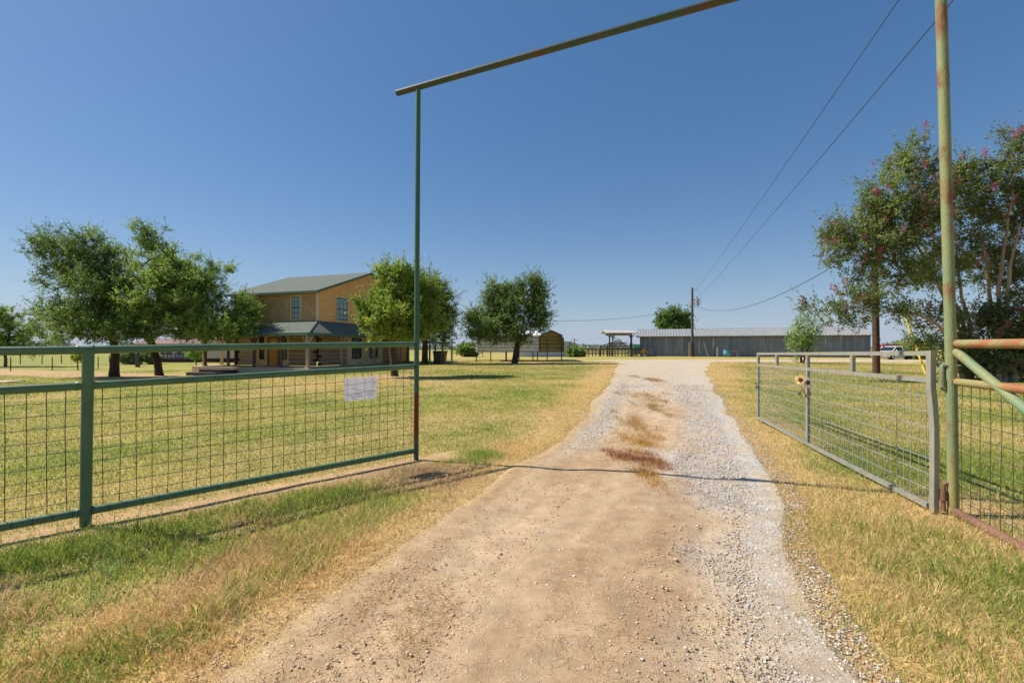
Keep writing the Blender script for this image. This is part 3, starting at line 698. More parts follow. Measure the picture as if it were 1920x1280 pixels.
# two tin sunflowers wired to the gate
PET = M("cream_petal_paint", lin(252, 244, 222), lin(246, 226, 184), 20, .6)
PETY = M("yellow_petal_paint", lin(246, 220, 160), lin(230, 184, 112), 20, .6)
SEED = M("brown_seed_disc", lin(110, 66, 40), lin(70, 42, 28), 60, .8, bump=.6)
DRYL = M("rusty_tin_leaf", lin(140, 92, 64), lin(98, 66, 50), 20, .8)
def sunflower(px, py, s_, rad, label, pm, yaw, seed):
    rnd = random.Random(seed)
    kk = (px - 960) / F; dg = GF - GN; s_ = (kk * GN[1] - GN[0]) / (dg[0] - kk * dg[1]); k = gp(s_, 0)
    loc = k + Vector((-.977, .213, 0)) * .045; loc.z = CAM_H + (650 - py) / F * loc.y
    t = thing("sunflower", label, "garden ornament", loc, yaw, "tin sunflowers on the mesh gate")
    mb = MB()
    for ring_, nP, rr_, yo in ((0, 13, rad, 0), (1, 11, rad * .8, -.006)):
        for i in range(nP):
            a = 2 * math.pi * (i + .5 * ring_) / nP; L = rr_ * rnd.uniform(.88, 1.1); wd = rad * .2
            d = Vector((math.cos(a), 0, math.sin(a))); sd = Vector((-math.sin(a), 0, math.cos(a)))
            b0 = Vector((0, yo, 0)); curl = Vector((0, -.012 * rnd.random(), 0))
            pts = [b0 + d * rad * .3 - sd * wd * .6, b0 + d * L * .65 - sd * wd + curl, b0 + d * L + curl * 1.5, b0 + d * L * .65 + sd * wd + curl, b0 + d * rad * .3 + sd * wd * .6]
            mb.prism(pts, (0, .002, 0))
    mb.build("petals", pm, t)
    MB().ell((0, -.012, 0), (rad * .36, .012, rad * .36), 16, 8).build("seed_disc", SEED, t, True)
    mb = MB(); mb.tube([(0, .01, -.02), (.005, .012, -rad * 1.6), (-.012, .012, -rad * 2.6)], .004, 6)
    for (ax, az, L, sg) in ((.01, -rad * 1.5, rad * .8, 1), (.0, -rad * 2.0, rad * .8, -1), (-.005, -rad * 2.5, rad * .7, 1)):
        pts = [Vector((ax, .01, az)), Vector((ax + sg * L * .35, .0, az - L * .15)), Vector((ax + sg * L * .6, .0, az - L * .8)), Vector((ax + sg * L * .15, .005, az - L * .6))]
        mb.prism(pts, (0, .003, 0))
    mb.build("stem_leaves", DRYL, t)
sunflower(1508, 712, .56, .085, "yellowish tin sunflower on the gate, the left one turned edgewise", PETY, math.radians(-48), 1)
sunflower(1521, 717, .52, .078, "cream petalled tin sunflower facing the driveway, right of its pair", PET, math.radians(-10), 2)

# right pipe fence
R0 = np.array((3.68, 3.79)); RU = np.array((-.19, -.69)); RU = RU / np.linalg.norm(RU); RL = 4.6
def rp3(s, z): q = R0 + RU * s; return Vector((q[0], q[1], z))
t = thing("pipe_fence", "rusty weathered green pipe fence with brace right of the gate hinge", "fence", rp3(RL, 0))
MB().tube(rel(t, rp3(.03, 1.425), rp3(RL, 1.40)), .034, 16).build("top_rail", RUSTRAIL, t, True)
MB().tube(rel(t, rp3(.03, 1.11), rp3(RL, 1.10)), .0315, 16).build("middle_rail", RUSTRAIL, t, True)
MB().tube(rel(t, rp3(-.01, .035), rp3(.12, .03), rp3(RL, -.02)), .037, 16).build("bottom_rail", RUST, t, True)
MB().tube(rel(t, rp3(.03, 1.36), rp3(2.6, -.05)), .033, 16).build("brace", OLDGREEN, t, True)
MB().tube(rel(t, rp3(RL, -.2), rp3(RL, 1.45)), .038, 16).build("fence_post", OLDGREEN, t, True)
for z_, r_ in ((1.425, .042), (1.11, .040)):
    MB().tube(rel(t, rp3(.012, z_), rp3(.05, z_)), [r_, r_ * .9], 14).build("weld", RUST, t, True)
mb = MB(); RN = np.array((RU[1], -RU[0])) * -.02
wire_grid(mb, R0 + RN, RU, RL, (.03, -.02), (1.11, 1.10), [k / 10 for k in range(1, 10)], .0026, .104, 0, .004, 9)
mb.v = [tuple(Vector(v) - t.location) for v in mb.v]; mb.build("wire_mesh", WIREG, t)

# ------------------------------------------------------------------ trees
def frustums(P0, P1_, R0_, R1_, n=5):
    P0 = np.asarray(P0, float); P1_ = np.asarray(P1_, float); R0_ = np.asarray(R0_, float); R1_ = np.asarray(R1_, float)
    T = P1_ - P0; T = T / (np.linalg.norm(T, axis=1, keepdims=True) + 1e-9)
    ref = np.where(np.abs(T[:, 2:3]) < .9, np.array([[0, 0, 1.]]), np.array([[1., 0, 0]]))
    A = np.cross(T, ref); A /= np.linalg.norm(A, axis=1, keepdims=True) + 1e-9; B = np.cross(T, A)
    an = np.arange(n) * 2 * np.pi / n; ca = np.cos(an)[None, :, None]; sa = np.sin(an)[None, :, None]
    ring = A[:, None] * ca + B[:, None] * sa
    Va = P0[:, None] + ring * R0_[:, None, None]; Vb = P1_[:, None] + ring * R1_[:, None, None]
    Vv = np.concatenate([Va, Vb], 1).reshape(-1, 3); m = len(P0)
    k = np.arange(n); k2 = (k + 1) % n
    q = np.stack([k, k2, n + k2, n + k], -1)[None] + (np.arange(m) * 2 * n)[:, None, None]
    return Vv, q.reshape(-1, 4)
def leaf_quads(Cn, rs, ln, wd, dirs=None, droop=0.0, upb=0.0):
    n = len(Cn)
    a = rs.randn(n, 3)
    if dirs is not None: a = a * .75 + dirs
    a[:, 2] -= droop
    a /= np.linalg.norm(a, axis=1, keepdims=True) + 1e-9
    b = np.cross(a, rs.randn(n, 3) + np.array([[-.5 * upb, 0, upb]])); b /= np.linalg.norm(b, axis=1, keepdims=True) + 1e-9
    sc = (.65 + .7 * rs.rand(n))[:, None]
    a = a * ln * sc * .5; b = b * wd * sc * .5
    Vv = np.stack([Cn - a, Cn + b - a * .1, Cn + a, Cn - b - a * .1], 1).reshape(-1, 3)
    q = np.arange(n)[:, None] * 4 + np.arange(4)[None]
    return Vv, q
def tree(name, label, cat, trunks, lobes, ncl, twigs, leaves, leaf, twig_len, pal, seed, bark=BARK, leafmat=None, group=None, up=.5, rough_out=.7, rmin=.012, rmax=.11, blossom=0, blossom_bias=.5, droop=.1, part_crown="crown", shell=1.2, dens=1.25, spikes=.7, lsc=.9):
    rs = np.random.RandomState(seed); leafmat = leafmat or LEAF
    ncl = int(ncl * dens); leaves = int(leaves * dens)
    base = Vector(trunks[0][0][0])
    root = thing(name, label, cat, base, 0, group)
    b0 = np.array(base)
    pos = []; par = []; trad = []
    polys = []
    for tr in trunks:
        pts = [np.array(p) - b0 for p, r in tr]; rr_ = [r for p, r in tr]; dense = []; dr = []
        for i in range(len(pts) - 1):
            k = max(2, int(np.linalg.norm(pts[i + 1] - pts[i]) / .35))
            for j in range(k):
                f = j / k; dense.append(pts[i] * (1 - f) + pts[i + 1] * f + rs.randn(3) * .015 * (1 if (i + j) else 0)); dr.append(rr_[i] * (1 - f) + rr_[i + 1] * f)
        dense.append(pts[-1]); dr.append(rr_[-1]); polys.append((dense, dr))
        for i, p in enumerate(dense):
            pos.append(p); par.append(len(pos) - 2 if i else -1); trad.append(dr[i])
    ntr = len(pos)
    lb = [(np.array(c) - b0, np.array(r) * lsc) for c, r in lobes]
    wts = np.array([np.prod(r) ** .8 for c, r in lb]); wts /= wts.sum()
    which = rs.choice(len(lb), ncl, p=wts)
    d = rs.randn(ncl, 3); d /= np.linalg.norm(d, axis=1, keepdims=True)
    rad = rs.rand(ncl) ** (1 / (shell + 1.2))
    cen = np.array([lb[i][0] for i in which]); rdi = np.array([lb[i][1] for i in which])
    CP = cen + d * rad[:, None] * rdi
    outd = d * np.array([[1, 1, .8]]) + np.array([[0, 0, up]]); outd /= np.linalg.norm(outd, axis=1, keepdims=True)
    top = pos[len(polys[0][0]) - 1]
    order = np.argsort(np.linalg.norm(CP - np.array(top), axis=1))
    posA = np.zeros((ntr + ncl * 5, 3)); posA[:ntr] = pos; cnt = ntr
    usable = np.zeros(len(posA), bool); 
    st = 0
    for dense, dr in polys:
        m = len(dense); usable[st + int(m * .45):st + m] = True; st += m
    for ci in order:
        p = CP[ci]; q = posA[:cnt]
        dv = q - p; cost = np.linalg.norm(dv, axis=1) + .7 * np.maximum(0, dv[:, 2])
        cost[~usable[:cnt]] = 1e9
        j = int(np.argmin(cost)); s_ = posA[j]; L = np.linalg.norm(p - s_)
        k = int(np.clip(L / .45, 1, 4)); prev = j
        side = rs.randn(3) * L * .09
        for m in range(1, k + 1):
            f = m / k; pt = s_ * (1 - f) + p * f + side * math.sin(f * math.pi) + np.array((0, 0, .06 * L * math.sin(f * math.pi)))
            posA[cnt] = pt; usable[cnt] = True; par.append(prev); prev = cnt; cnt += 1
    par = np.array(par); posA = posA[:cnt]
    load = np.zeros(cnt); ends = np.ones(cnt, bool); ends[par[par >= 0]] = False; load[ends] = 1
    for i in range(cnt - 1, -1, -1):
        if par[i] >= 0: load[par[i]] += load[i] + .05
    rad_ = rmin + (rmax - rmin) * (load / max(load[:].max(), 1)) ** .6
    seg = np.arange(ntr, cnt); seg = seg[par[seg] >= 0]
    r0_ = np.minimum(rad_[par[seg]], rad_[seg] * 1.8)
    Vs, Fs = frustums(posA[par[seg]], posA[seg], r0_, rad_[seg], 5)
    # twigs
    TWd = np.repeat(outd, twigs, 0) * rough_out + rs.randn(ncl * twigs, 3) * .75; TWd /= np.linalg.norm(TWd, axis=1, keepdims=True)
    TWs = np.repeat(CP, twigs, 0) + rs.randn(ncl * twigs, 3) * twig_len * .22
    TWl = twig_len * (.45 + .8 * rs.rand(ncl * twigs))
    TWe = TWs + TWd * TWl[:, None]
    sp_ = np.where((d[:, 2] > -.25) & (rad > .55))[0]
    if spikes and len(sp_):
        ns = int(ncl * spikes); pk = rs.choice(sp_, ns)
        sd = d[pk] * .8 + np.array([[0, 0, .75]]) + rs.randn(ns, 3) * .45; sd /= np.linalg.norm(sd, axis=1, keepdims=True)
        s0_ = CP[pk] + rs.randn(ns, 3) * .1; sl = twig_len * (.9 + 1.3 * rs.rand(ns))
        TWs = np.concatenate([TWs, s0_]); TWd = np.concatenate([TWd, sd]); TWl = np.concatenate([TWl, sl]); TWe = TWs + TWd * TWl[:, None]
    n_tw = len(TWs)
    Vt, Ft = frustums(TWs, TWe, np.full(n_tw, rmin * .55), np.full(n_tw, rmin * .25), 3)
    Vall = [Vs, Vt]; Fall = [Fs, Ft + len(Vs)]
    me = npmesh("trunk", np.concatenate(Vall), Fall)
    mbt = MB()
    for dense, dr in polys:
        mbt.tube([Vector(p) for p in dense], [float(x) for x in dr], 10, True)
    nv0 = len(np.concatenate(Vall))
    V_all = np.concatenate([np.concatenate(Vall), np.array(mbt.v)])
    qf = np.array([f for f in mbt.f if len(f) == 4]) + nv0
    bpy.data.meshes.remove(me)
    me = npmesh("trunk", V_all, [np.concatenate([Fs, Ft + len(Vs), qf])])
    link_mesh("trunk", me, bark, root, True)
    # leaves
    nl = n_tw * leaves
    f = rs.rand(nl) * 1.05
    ti = np.repeat(np.arange(n_tw), leaves)
    Cn = TWs[ti] + TWd[ti] * (TWl[ti] * f)[:, None] + rs.randn(nl, 3) * leaf[0] * .45
    Vl, Ql = leaf_quads(Cn, rs, leaf[0], leaf[1], TWd[ti], droop, 1.3)
    ca, cb, cc = [np.array(lin(*p)) for p in pal]
    tone_c = np.clip(.45 + rs.randn(ncl) * .25 + .6 * (fbm(CP[:, 0] * 1.0, CP[:, 2] + CP[:, 1] * .7, .8, 2, seed) - .5), 0, 1)
    twt = np.repeat(tone_c, twigs)
    if n_tw > len(twt): twt = np.concatenate([twt, tone_c[pk]])
    tone = np.clip(np.repeat(twt, leaves) + rs.randn(nl) * .18, 0, 1)
    col = mixc(np.broadcast_to(ca, (nl, 3)), np.broadcast_to(cb, (nl, 3)), tone) * 1.85
    col = mixc(col, np.broadcast_to(cc, (nl, 3)), (rs.rand(nl) < .14) * rs.rand(nl))
    link_mesh(part_crown, npmesh(part_crown, Vl, [Ql], np.repeat(col, 4, 0)), leafmat, root)
    if blossom:
        # flower panicles at outer shoots
        idx = rs.choice(ncl, blossom, replace=True); Cb = []
        for i in idx:
            tip = CP[i] + outd[i] * twig_len * (.7 + .5 * rs.rand()) + rs.randn(3) * .12
            m = rs.randint(16, 60); Cb.append(tip + rs.randn(m, 3) * np.array([[.06, .06, .10]]))
        Cb = np.concatenate(Cb); Vb, Qb = leaf_quads(Cb, rs, .055, .05)
        cb_ = mixc(np.broadcast_to(C(190, 90, 126), (len(Cb), 3)), np.broadcast_to(C(166, 108, 116), (len(Cb), 3)), rs.rand(len(Cb)))
        link_mesh("blossom", npmesh("blossom", Vb, [Qb], np.repeat(cb_, 4, 0)), LEAF2, root)
    return root
def lob(Y, *ls):
    out = []
    for l in ls:
        px, py, rx, ry = l[:4]; dy = l[4] if len(l) > 4 else 0.0
        k = (Y + dy) / F; out.append((W(px, py, Y + dy), (rx * k, (rx + ry) * .5 * k, ry * k)))
    return out
OAK = ((60, 82, 42), (116, 138, 66), (160, 164, 96)); OAKL = ((74, 98, 44), (138, 158, 70), (178, 174, 96))
OAKGRP = "live oaks on the lawn"
def trk(Y0, *pts):
    return [(W(px, py, Y0 + dy), r) for (px, py, dy, r) in pts]
q = G(215, 706); Y = q.y
tree("oak_tree", "dark live oak left of the leaning one, with a straight trunk behind the fence rail", "tree",
     [[(q - Vector((0, 0, .15)), .34)] + trk(Y, (215, 690, 0, .27), (216, 655, 0, .24), (208, 610, 0, .2), (188, 560, 0, .13))],
     lob(Y, (105, 462, 40, 30), (160, 452, 30, 24), (75, 475, 24, 14), (160, 490, 60, 36), (120, 520, 46, 30), (190, 545, 66, 45, -1), (150, 590, 66, 34, -1), (108, 590, 38, 34), (205, 610, 46, 26, -1.5), (200, 500, 40, 40), (175, 618, 56, 20, -1.5), (235, 622, 44, 16, -2), (150, 630, 50, 14, -1.5)),
     400, 9, 15, (.10, .055), .62, OAK, 11, group=OAKGRP, rmax=.2, spikes=1.0)
q = G(300, 704); Y = q.y
tree("oak_tree", "broad live oak with a leaning trunk, fullest of those left of the house", "tree",
     [[(q - Vector((0, 0, .15)), .30)] + trk(Y, (297, 690, 0, .24), (287, 650, 0, .22), (273, 618, 0, .19), (290, 570, 0, .13))],
     lob(Y, (268, 438, 22, 22), (305, 448, 28, 24), (280, 480, 45, 34), (335, 500, 56, 36), (275, 525, 55, 36, -1.5), (375, 540, 60, 40), (410, 505, 22, 22), (300, 580, 84, 42, -2), (425, 585, 60, 40), (232, 592, 45, 32, -1), (370, 610, 76, 26, -1), (465, 590, 34, 40, 1), (455, 618, 42, 18, .5), (330, 612, 80, 22, -2), (255, 605, 46, 28, -2.5), (430, 615, 60, 22, -1.5), (330, 545, 80, 50, -1), (390, 628, 70, 14, -2), (290, 626, 50, 12, -2.5)),
     700, 9, 15, (.10, .055), .55, OAKL, 12, group=OAKGRP, rmax=.2, spikes=.9)
q = G(10, 687); Y = q.y
tree("oak_tree", "small live oak at the far left edge with a thin trunk", "tree",
     [[(q - Vector((0, 0, .15)), .14)] + trk(Y, (10, 665, 0, .12), (15, 640, 0, .1), (20, 610, 0, .07))],
     lob(Y, (10, 592, 26, 18), (-30, 600, 40, 30), (20, 622, 50, 22), (75, 622, 46, 20), (110, 630, 26, 16), (40, 650, 60, 14), (-20, 640, 50, 24)),
     200, 9, 12, (.14, .075), .6, OAKL, 13, group=OAKGRP, rmax=.1)
q = G(741, 705); Y = q.y
tree("oak_tree", "yellow green live oak nearest the house, its crown hiding the gable's right half", "tree",
     [[(q - Vector((0, 0, .15)), .2)] + trk(Y, (739, 690, 0, .16), (735, 660, 0, .14), (737, 625, 0, .13), (746, 580, 0, .1), (752, 540, 0, .06))],
     lob(Y, (722, 515, 22, 20), (757, 518, 26, 22), (745, 548, 44, 28), (706, 575, 34, 24, -.6), (690, 582, 20, 16, -.6), (735, 600, 52, 30, -.8), (700, 618, 26, 18, -.8), (790, 560, 36, 36, .5), (800, 600, 40, 28, .5), (760, 625, 40, 16, -.4)),
     300, 8, 15, (.085, .045), .42, ((66, 92, 34), (140, 158, 62), (186, 176, 84)), 14, group=OAKGRP, rmax=.12, dens=1.5, lsc=.92, spikes=1.0)
q = G(797, 682); Y = q.y
tree("oak_tree", "dark live oak behind the tall left gate post with a bin beside it", "tree",
     [[(q - Vector((0, 0, .15)), .30)] + trk(Y, (797, 668, 0, .25), (797, 645, 0, .23), (800, 610, 0, .18), (802, 570, 0, .1))],
     lob(Y, (800, 535, 28, 24), (775, 545, 28, 28), (818, 565, 34, 32), (832, 595, 24, 30), (800, 605, 48, 30), (825, 632, 26, 12), (780, 620, 34, 22)),
     230, 8, 13, (.13, .075), .75, OAK, 15, group=OAKGRP, rmax=.2)
q = G(965, 681); Y = q.y
tree("oak_tree", "lone live oak in front of the metal carport", "tree",
     [[(q - Vector((0, 0, .15)), .34)] + trk(Y, (966, 674, 0, .28), (969, 655, 0, .26), (971, 632, 0, .22), (962, 595, 0, .14), (966, 560, 0, .08))],
     lob(Y, (928, 545, 18, 16), (945, 548, 14, 18), (968, 545, 16, 14), (1004, 535, 18, 18), (1010, 555, 20, 18), (925, 570, 26, 22), (962, 575, 40, 34), (1008, 585, 24, 28), (905, 605, 30, 22), (940, 615, 44, 24, -1), (1005, 612, 24, 18), (888, 602, 14, 14), (985, 635, 30, 10), (900, 628, 22, 14)),
     330, 8, 14, (.13, .07), .75, OAK, 16, group=OAKGRP, rmax=.2, dens=1.3, lsc=.92, spikes=1.0)
# crape myrtles by the right fence
CRP = ((60, 80, 42), (116, 132, 64), (150, 132, 92)); YC = 19.6
def cb(px, py, dy=0): return W(px, py, YC + dy)
def mt(*pts): return [(W(px, py, YC + dy), r * .62) for (px, py, dy, r) in pts]
bq = G(1822, 711)
tree("crape_myrtle", "pink flowering crape myrtle spreading left over the gate, half hidden by the right post", "tree",
     [[(bq - Vector((0, 0, .15)), .10)] + mt((1812, 640, 0, .13), (1802, 585, 0, .11), (1770, 540, 0, .08), (1700, 505, 0, .05)),
      [(bq + Vector((-.2, .1, -.15)), .10)] + mt((1795, 640, -.3, .12), (1745, 600, -.5, .09), (1680, 575, -.6, .055)),
      [(bq + Vector((-.1, .3, -.15)), .10)] + mt((1800, 620, .6, .12), (1760, 535, .6, .1), (1720, 460, .6, .07), (1700, 390, .6, .05)),
      [(bq + Vector((.1, .4, -.15)), .10)] + mt((1822, 620, .3, .12), (1800, 540, .4, .09), (1790, 430, .5, .06), (1760, 350, .5, .04))],
     lob(YC, (1712, 290, 26, 26), (1690, 310, 40, 22), (1655, 350, 34, 24), (1725, 345, 34, 34), (1630, 390, 36, 26), (1680, 400, 56, 36), (1590, 440, 42, 32), (1650, 455, 66, 38), (1570, 480, 24, 20), (1730, 430, 44, 48),
         (1620, 510, 44, 22), (1700, 510, 50, 30), (1760, 500, 36, 56, .6), (1545, 578, 44, 16, -.6), (1560, 445, 26, 20), (1615, 560, 46, 18, -.6), (1675, 580, 50, 16, -.6), (1590, 600, 40, 14, -.8), (1780, 380, 40, 44, .6), (1800, 330, 36, 26, .8), (1755, 600, 40, 30), (1740, 650, 34, 22, .6), (1805, 690, 34, 20, -.4)),
     560, 7, 13, (.085, .055), .5, CRP, 31, CRBARK, LEAF, "crape myrtles by the right fence", .6, .8, .008, .07, 150, dens=1.2)
bq = G(1885, 716)
tree("crape_myrtle", "taller pink crape myrtle with pale bare limbs at the right edge, bushy at its foot", "tree",
     [[(bq - Vector((0, 0, .15)), .10)] + mt((1880, 620, 0, .14), (1872, 550, 0, .12), (1882, 470, 0, .1), (1892, 400, 0, .08), (1905, 320, 0, .05)),
      [(bq + Vector((.2, -.2, -.15)), .10)] + mt((1890, 620, -.4, .12), (1888, 550, -.4, .1), (1898, 480, -.4, .08), (1912, 420, -.4, .06)),
      [(bq + Vector((-.2, 0, -.15)), .10)] + mt((1860, 600, .4, .12), (1850, 500, .4, .1), (1838, 420, .4, .06)),
      [(bq + Vector((.3, .2, -.15)), .10)] + mt((1910, 620, .2, .12), (1940, 520, .2, .1), (1960, 400, .2, .06))],
     lob(YC, (1888, 255, 20, 20), (1885, 300, 34, 34), (1925, 300, 40, 50), (1865, 350, 28, 30), (1900, 380, 44, 44, .5), (1835, 345, 22, 22), (1830, 420, 44, 50, .8), (1960, 400, 60, 90, .3), (1850, 500, 50, 50, 1), (1930, 520, 60, 50, .6),
         (1885, 690, 60, 20, -.9), (1930, 695, 40, 18, -.9), (1840, 695, 44, 18, -.6), (1860, 600, 60, 40, -.3), (1920, 600, 60, 46, -.6), (1840, 660, 56, 34, -.5), (1910, 660, 70, 40, -.8), (1790, 640, 24, 36, .5), (1985, 640, 70, 60, -.5)),
     620, 7, 14, (.085, .055), .5, ((52, 70, 38), (102, 116, 58), (144, 128, 86)), 32, CRBARK, LEAF, "crape myrtles by the right fence", .6, .8, .008, .07, 130, dens=1.2)
# others
q = G(1503, 680); Y = q.y
tree("young_tree", "small bright green young tree beyond the mesh gate before the shed", "tree",
     [[(q - Vector((0, 0, .1)), .12)] + trk(Y, (1502, 665, 0, .08), (1506, 640, 0, .06), (1510, 615, 0, .03)), [(q + Vector((.15, 0, -.1)), .08)] + trk(Y, (1512, 660, 0, .06), (1520, 640, 0, .05), (1526, 620, 0, .03))],
     lob(Y, (1494, 605, 14, 12), (1516, 605, 16, 12), (1500, 630, 26, 18), (1525, 625, 22, 12), (1485, 645, 18, 14), (1510, 650, 28, 18), (1503, 668, 18, 8), (1545, 605, 10, 5)),
     95, 6, 8, (.13, .07), .6, ((80, 108, 50), (130, 154, 76), (176, 176, 104)), 41, leafmat=LEAF2, rmax=.06, dens=1.0)
Y = 92.0; q = onground(W(1264, 650, Y).x, Y)
tree("broadleaf_tree", "round deep green tree rising behind the long shed roof", "tree",
     [[(q - Vector((0, 0, .2)), .4)] + trk(Y, (1264, 640, 0, .35), (1262, 615, 0, .28), (1263, 600, 0, .2))],
     lob(Y, (1250, 602, 20, 16), (1280, 602, 17, 16), (1262, 592, 20, 12), (1245, 610, 12, 8), (1285, 612, 12, 8), (1264, 612, 24, 10)),
     110, 8, 11, (.40, .24), 1.1, ((52, 78, 38), (92, 120, 58), (116, 136, 74)), 42, leafmat=LEAF2, rmax=.25, dens=1.0)
def shrub(px, py, w_px, h_px, Y, label, pal, seed, name="shrub", ncl=60, leaf=(.2, .12), group=None):
    x = (px - 960) / F * Y; q = onground(x, Y); k = Y / F; rx = w_px * k * .5; rz = h_px * k * .5
    tree(name, label, "shrub" if name == "shrub" else "tree", [[(q - Vector((0, 0, .1)), .05), (q + Vector((0, 0, rz * .8)), .04)]],
         [(q + Vector((0, 0, rz)), (rx, rx, rz)), (q + Vector((rx * .4, 0, rz * .8)), (rx * .6, rx * .6, rz * .8))], ncl, 7, 10, leaf, .35 * min(rx, rz) + .1, pal, seed, rmax=.04, group=group)
SH = ((60, 76, 44), (110, 122, 72), (150, 140, 110))
shrub(248, 679, 40, 24, 52, "grey green shrub left of the pale house, beside a grey post", SH, 51)
shrub(284, 679, 24, 20, 52, "smaller grey green shrub between the post and the pale house", SH, 52)
shrub(1075, 668, 22, 18, 62, "dark green shrub beside the white metal shed", OAK, 53)
shrub(1088, 667, 14, 14, 66, "low light green shrub left of the wooden deck", OAKL, 54)
shrub(876, 662, 36, 24, 64, "dark bushy shrub behind the carport's left end", OAK, 55, ncl=80, leaf=(.26, .16))
shrub(1690, 665, 40, 24, 62, "green shrub right of the parked cars", OAKL, 56, leaf=(.24, .15))
shrub(1722, 668, 46, 34, 50, "darker shrub behind the yellow guy guard", OAK, 57, leaf=(.22, .14))
q = G(146, 693); Y = q.y
tree("sapling", "thin bright sapling in the left field before the wire fence", "tree", [[(q, .05)] + trk(Y, (146, 680, 0, .035), (146, 670, 0, .02))],
     lob(Y, (146, 668, 9, 5), (152, 671, 8, 5), (143, 674, 7, 3)), 30, 5, 8, (.13, .08), .3, ((110, 132, 50), (160, 172, 80), (180, 180, 100)), 58, leafmat=LEAF2, rmax=.03)
q = onground(W(368, 650, 48).x, 48); Y = 48
tree("young_tree", "bright young tree in front of the pale house seen between porch posts", "tree", [[(q, .06)] + trk(Y, (368, 668, 0, .05), (368, 660, 0, .03))],
     lob(Y, (366, 662, 13, 8), (372, 658, 10, 6)), 40, 6, 8, (.16, .1), .4, ((84, 120, 44), (140, 170, 70), (170, 180, 90)), 59, leafmat=LEAF2, rmax=.03)
# far wood on the horizon
rs = np.random.RandomState(77); n = 60000
ang = (rs.rand(n) * 2 - 1) * math.radians(64); R_ = 300 + rs.rand(n) * 60
hgt = 1.4 + 4.5 * fbm(ang * 40, ang * 0, 1, 4, 7) ** 2 * 1.6
z = rs.rand(n) ** .8 * hgt
Cn = np.stack([np.sin(ang) * R_, np.cos(ang) * R_, z - .3], -1)
Vl, Ql = leaf_quads(Cn, rs, 1.4, 1.0)
col = mixc(np.broadcast_to(C(128, 140, 128), (n, 3)), np.broadcast_to(C(156, 164, 152), (n, 3)), rs.rand(n))  # leaf colour greyed and lightened to carry the haze of distance
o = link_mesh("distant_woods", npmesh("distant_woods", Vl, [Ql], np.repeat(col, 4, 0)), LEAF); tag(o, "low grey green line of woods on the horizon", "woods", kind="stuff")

# ------------------------------------------------------------------ log house
HC = Vector((-13.9, 32.5, 0)); HA = math.radians(-18.5)
H = thing("log_house", "two storey log house with orange clapboard upper floor and wraparound porch", "house", HC, HA)
SIDE_B = M("weathered_clapboard", lin(206, 170, 120), lin(164, 134, 98), 1.6, .8, c3=lin(140, 114, 88), t3=.6, scale3=1.2, bump=.15, stretch=(1, 1, 2.0))
SIDE_O = M("orange_clapboard", lin(246, 190, 120), lin(234, 174, 108), 2, .7, bump=.08)
TRIM = M("cream_trim", lin(232, 214, 172), lin(212, 192, 152), 4, .7)
FASC = M("green_fascia", lin(74, 104, 88), lin(96, 118, 102), 3, .65, bump=.1)
def shingles(name, c1, c2, c3, sc=1.0):
    m = M(name, c1, c2, 9, .95, c3=c3, t3=.55, scale3=22, bump=.5, bscale=60, w=.6); return m
SHIN = shingles("grey_green_shingle", lin(104, 110, 100), lin(80, 88, 82), lin(124, 126, 114))
LOGM = M("log_wood", lin(182, 146, 106), lin(140, 112, 84), 2.2, .85, c3=lin(140, 112, 80), t3=.62, scale3=2, bump=.4, stretch=(.35, .35, 3))
LOGP = M("sunlit_log_wood", lin(204, 190, 168), lin(168, 152, 132), 2.5, .85, bump=.3, stretch=(.35, .35, 3))  # pale copy of the log wood: sunlight on the left logs in its colour
CHINK = M("chinking", lin(200, 176, 138), lin(174, 152, 118), 5, .9)
TANSTONE = M("tan_stone_facing", lin(240, 212, 158), lin(216, 186, 136), 3.5, .85, c3=lin(150, 122, 84), t3=.6, scale3=5, bump=.4)
ORWOOD = M("stained_orange_wood", lin(224, 160, 78), lin(196, 136, 66), 3, .6, stretch=(3, 3, .4))
POST = M("grey_porch_wood", lin(190, 168, 144), lin(150, 132, 112), 3, .8, bump=.3, stretch=(2, 2, .3))
DPOST = M("dark_shaded_porch_wood", lin(120, 100, 82), lin(92, 78, 66), 3, .8, bump=.3, stretch=(2, 2, .3))  # darker copy for the front posts: tree shade put into the wood colour
GLASS = M_glass("window_glass", (.05, .07, .075))
SASH = M("dark_green_sash", lin(36, 52, 46), rough=.5)
CURT = M("curtain", lin(140, 158, 156), lin(112, 130, 130), 6, .9, stretch=(14, 14, .5))
SOFF = M("soffit", lin(150, 118, 80), lin(128, 100, 70), 3, .85)
LX_, LYB = -7.9, 12.1
eave_z, ridge_z, RY_ = 5.35, 7.6, 6.0
# upper walls of lapped boards
def laps(mb, p_of, x0, x1, z0, z1, step=.23, dep=.05, clip=None):
    z = z0
    while z < z1 - .01:
        zt = min(z + step, z1)
        def seg(a, b): return a, b
        for (a, b) in ([(x0, x1)] if clip is None else [clip(z), ]):
            a2, b2 = (x0, x1) if clip is None else clip(zt)
            vs = [p_of(a, dep, z), p_of(b, dep, z), p_of(b2, 0.003, zt + .012), p_of(a2, 0.003, zt + .012), p_of(a, 0, z), p_of(b, 0, z)]
            mb.add(vs, [(0, 1, 2, 3), (4, 5, 1, 0)])
        z = zt
mb = MB(); laps(mb, lambda u, d, z: (u, -d, z), LX_, -.08, 3.0, 5.30); mb.add([(LX_, .02, 2.8), (0, .02, 2.8), (0, .02, 5.3), (LX_, .02, 5.3)], [(0, 1, 2, 3)]); mb.build("front_clapboards", SIDE_B, H)
slope = (ridge_z - eave_z) / 6.4
def gclip(z):
    zz_ = z - (eave_z - .02)
    if zz_ <= 0: return (0.08, LYB)
    d = (zz_) / slope; return (min(d - .35, RY_ - .02) if d > .43 else .08, max(LYB - d + .4, RY_ + .02))
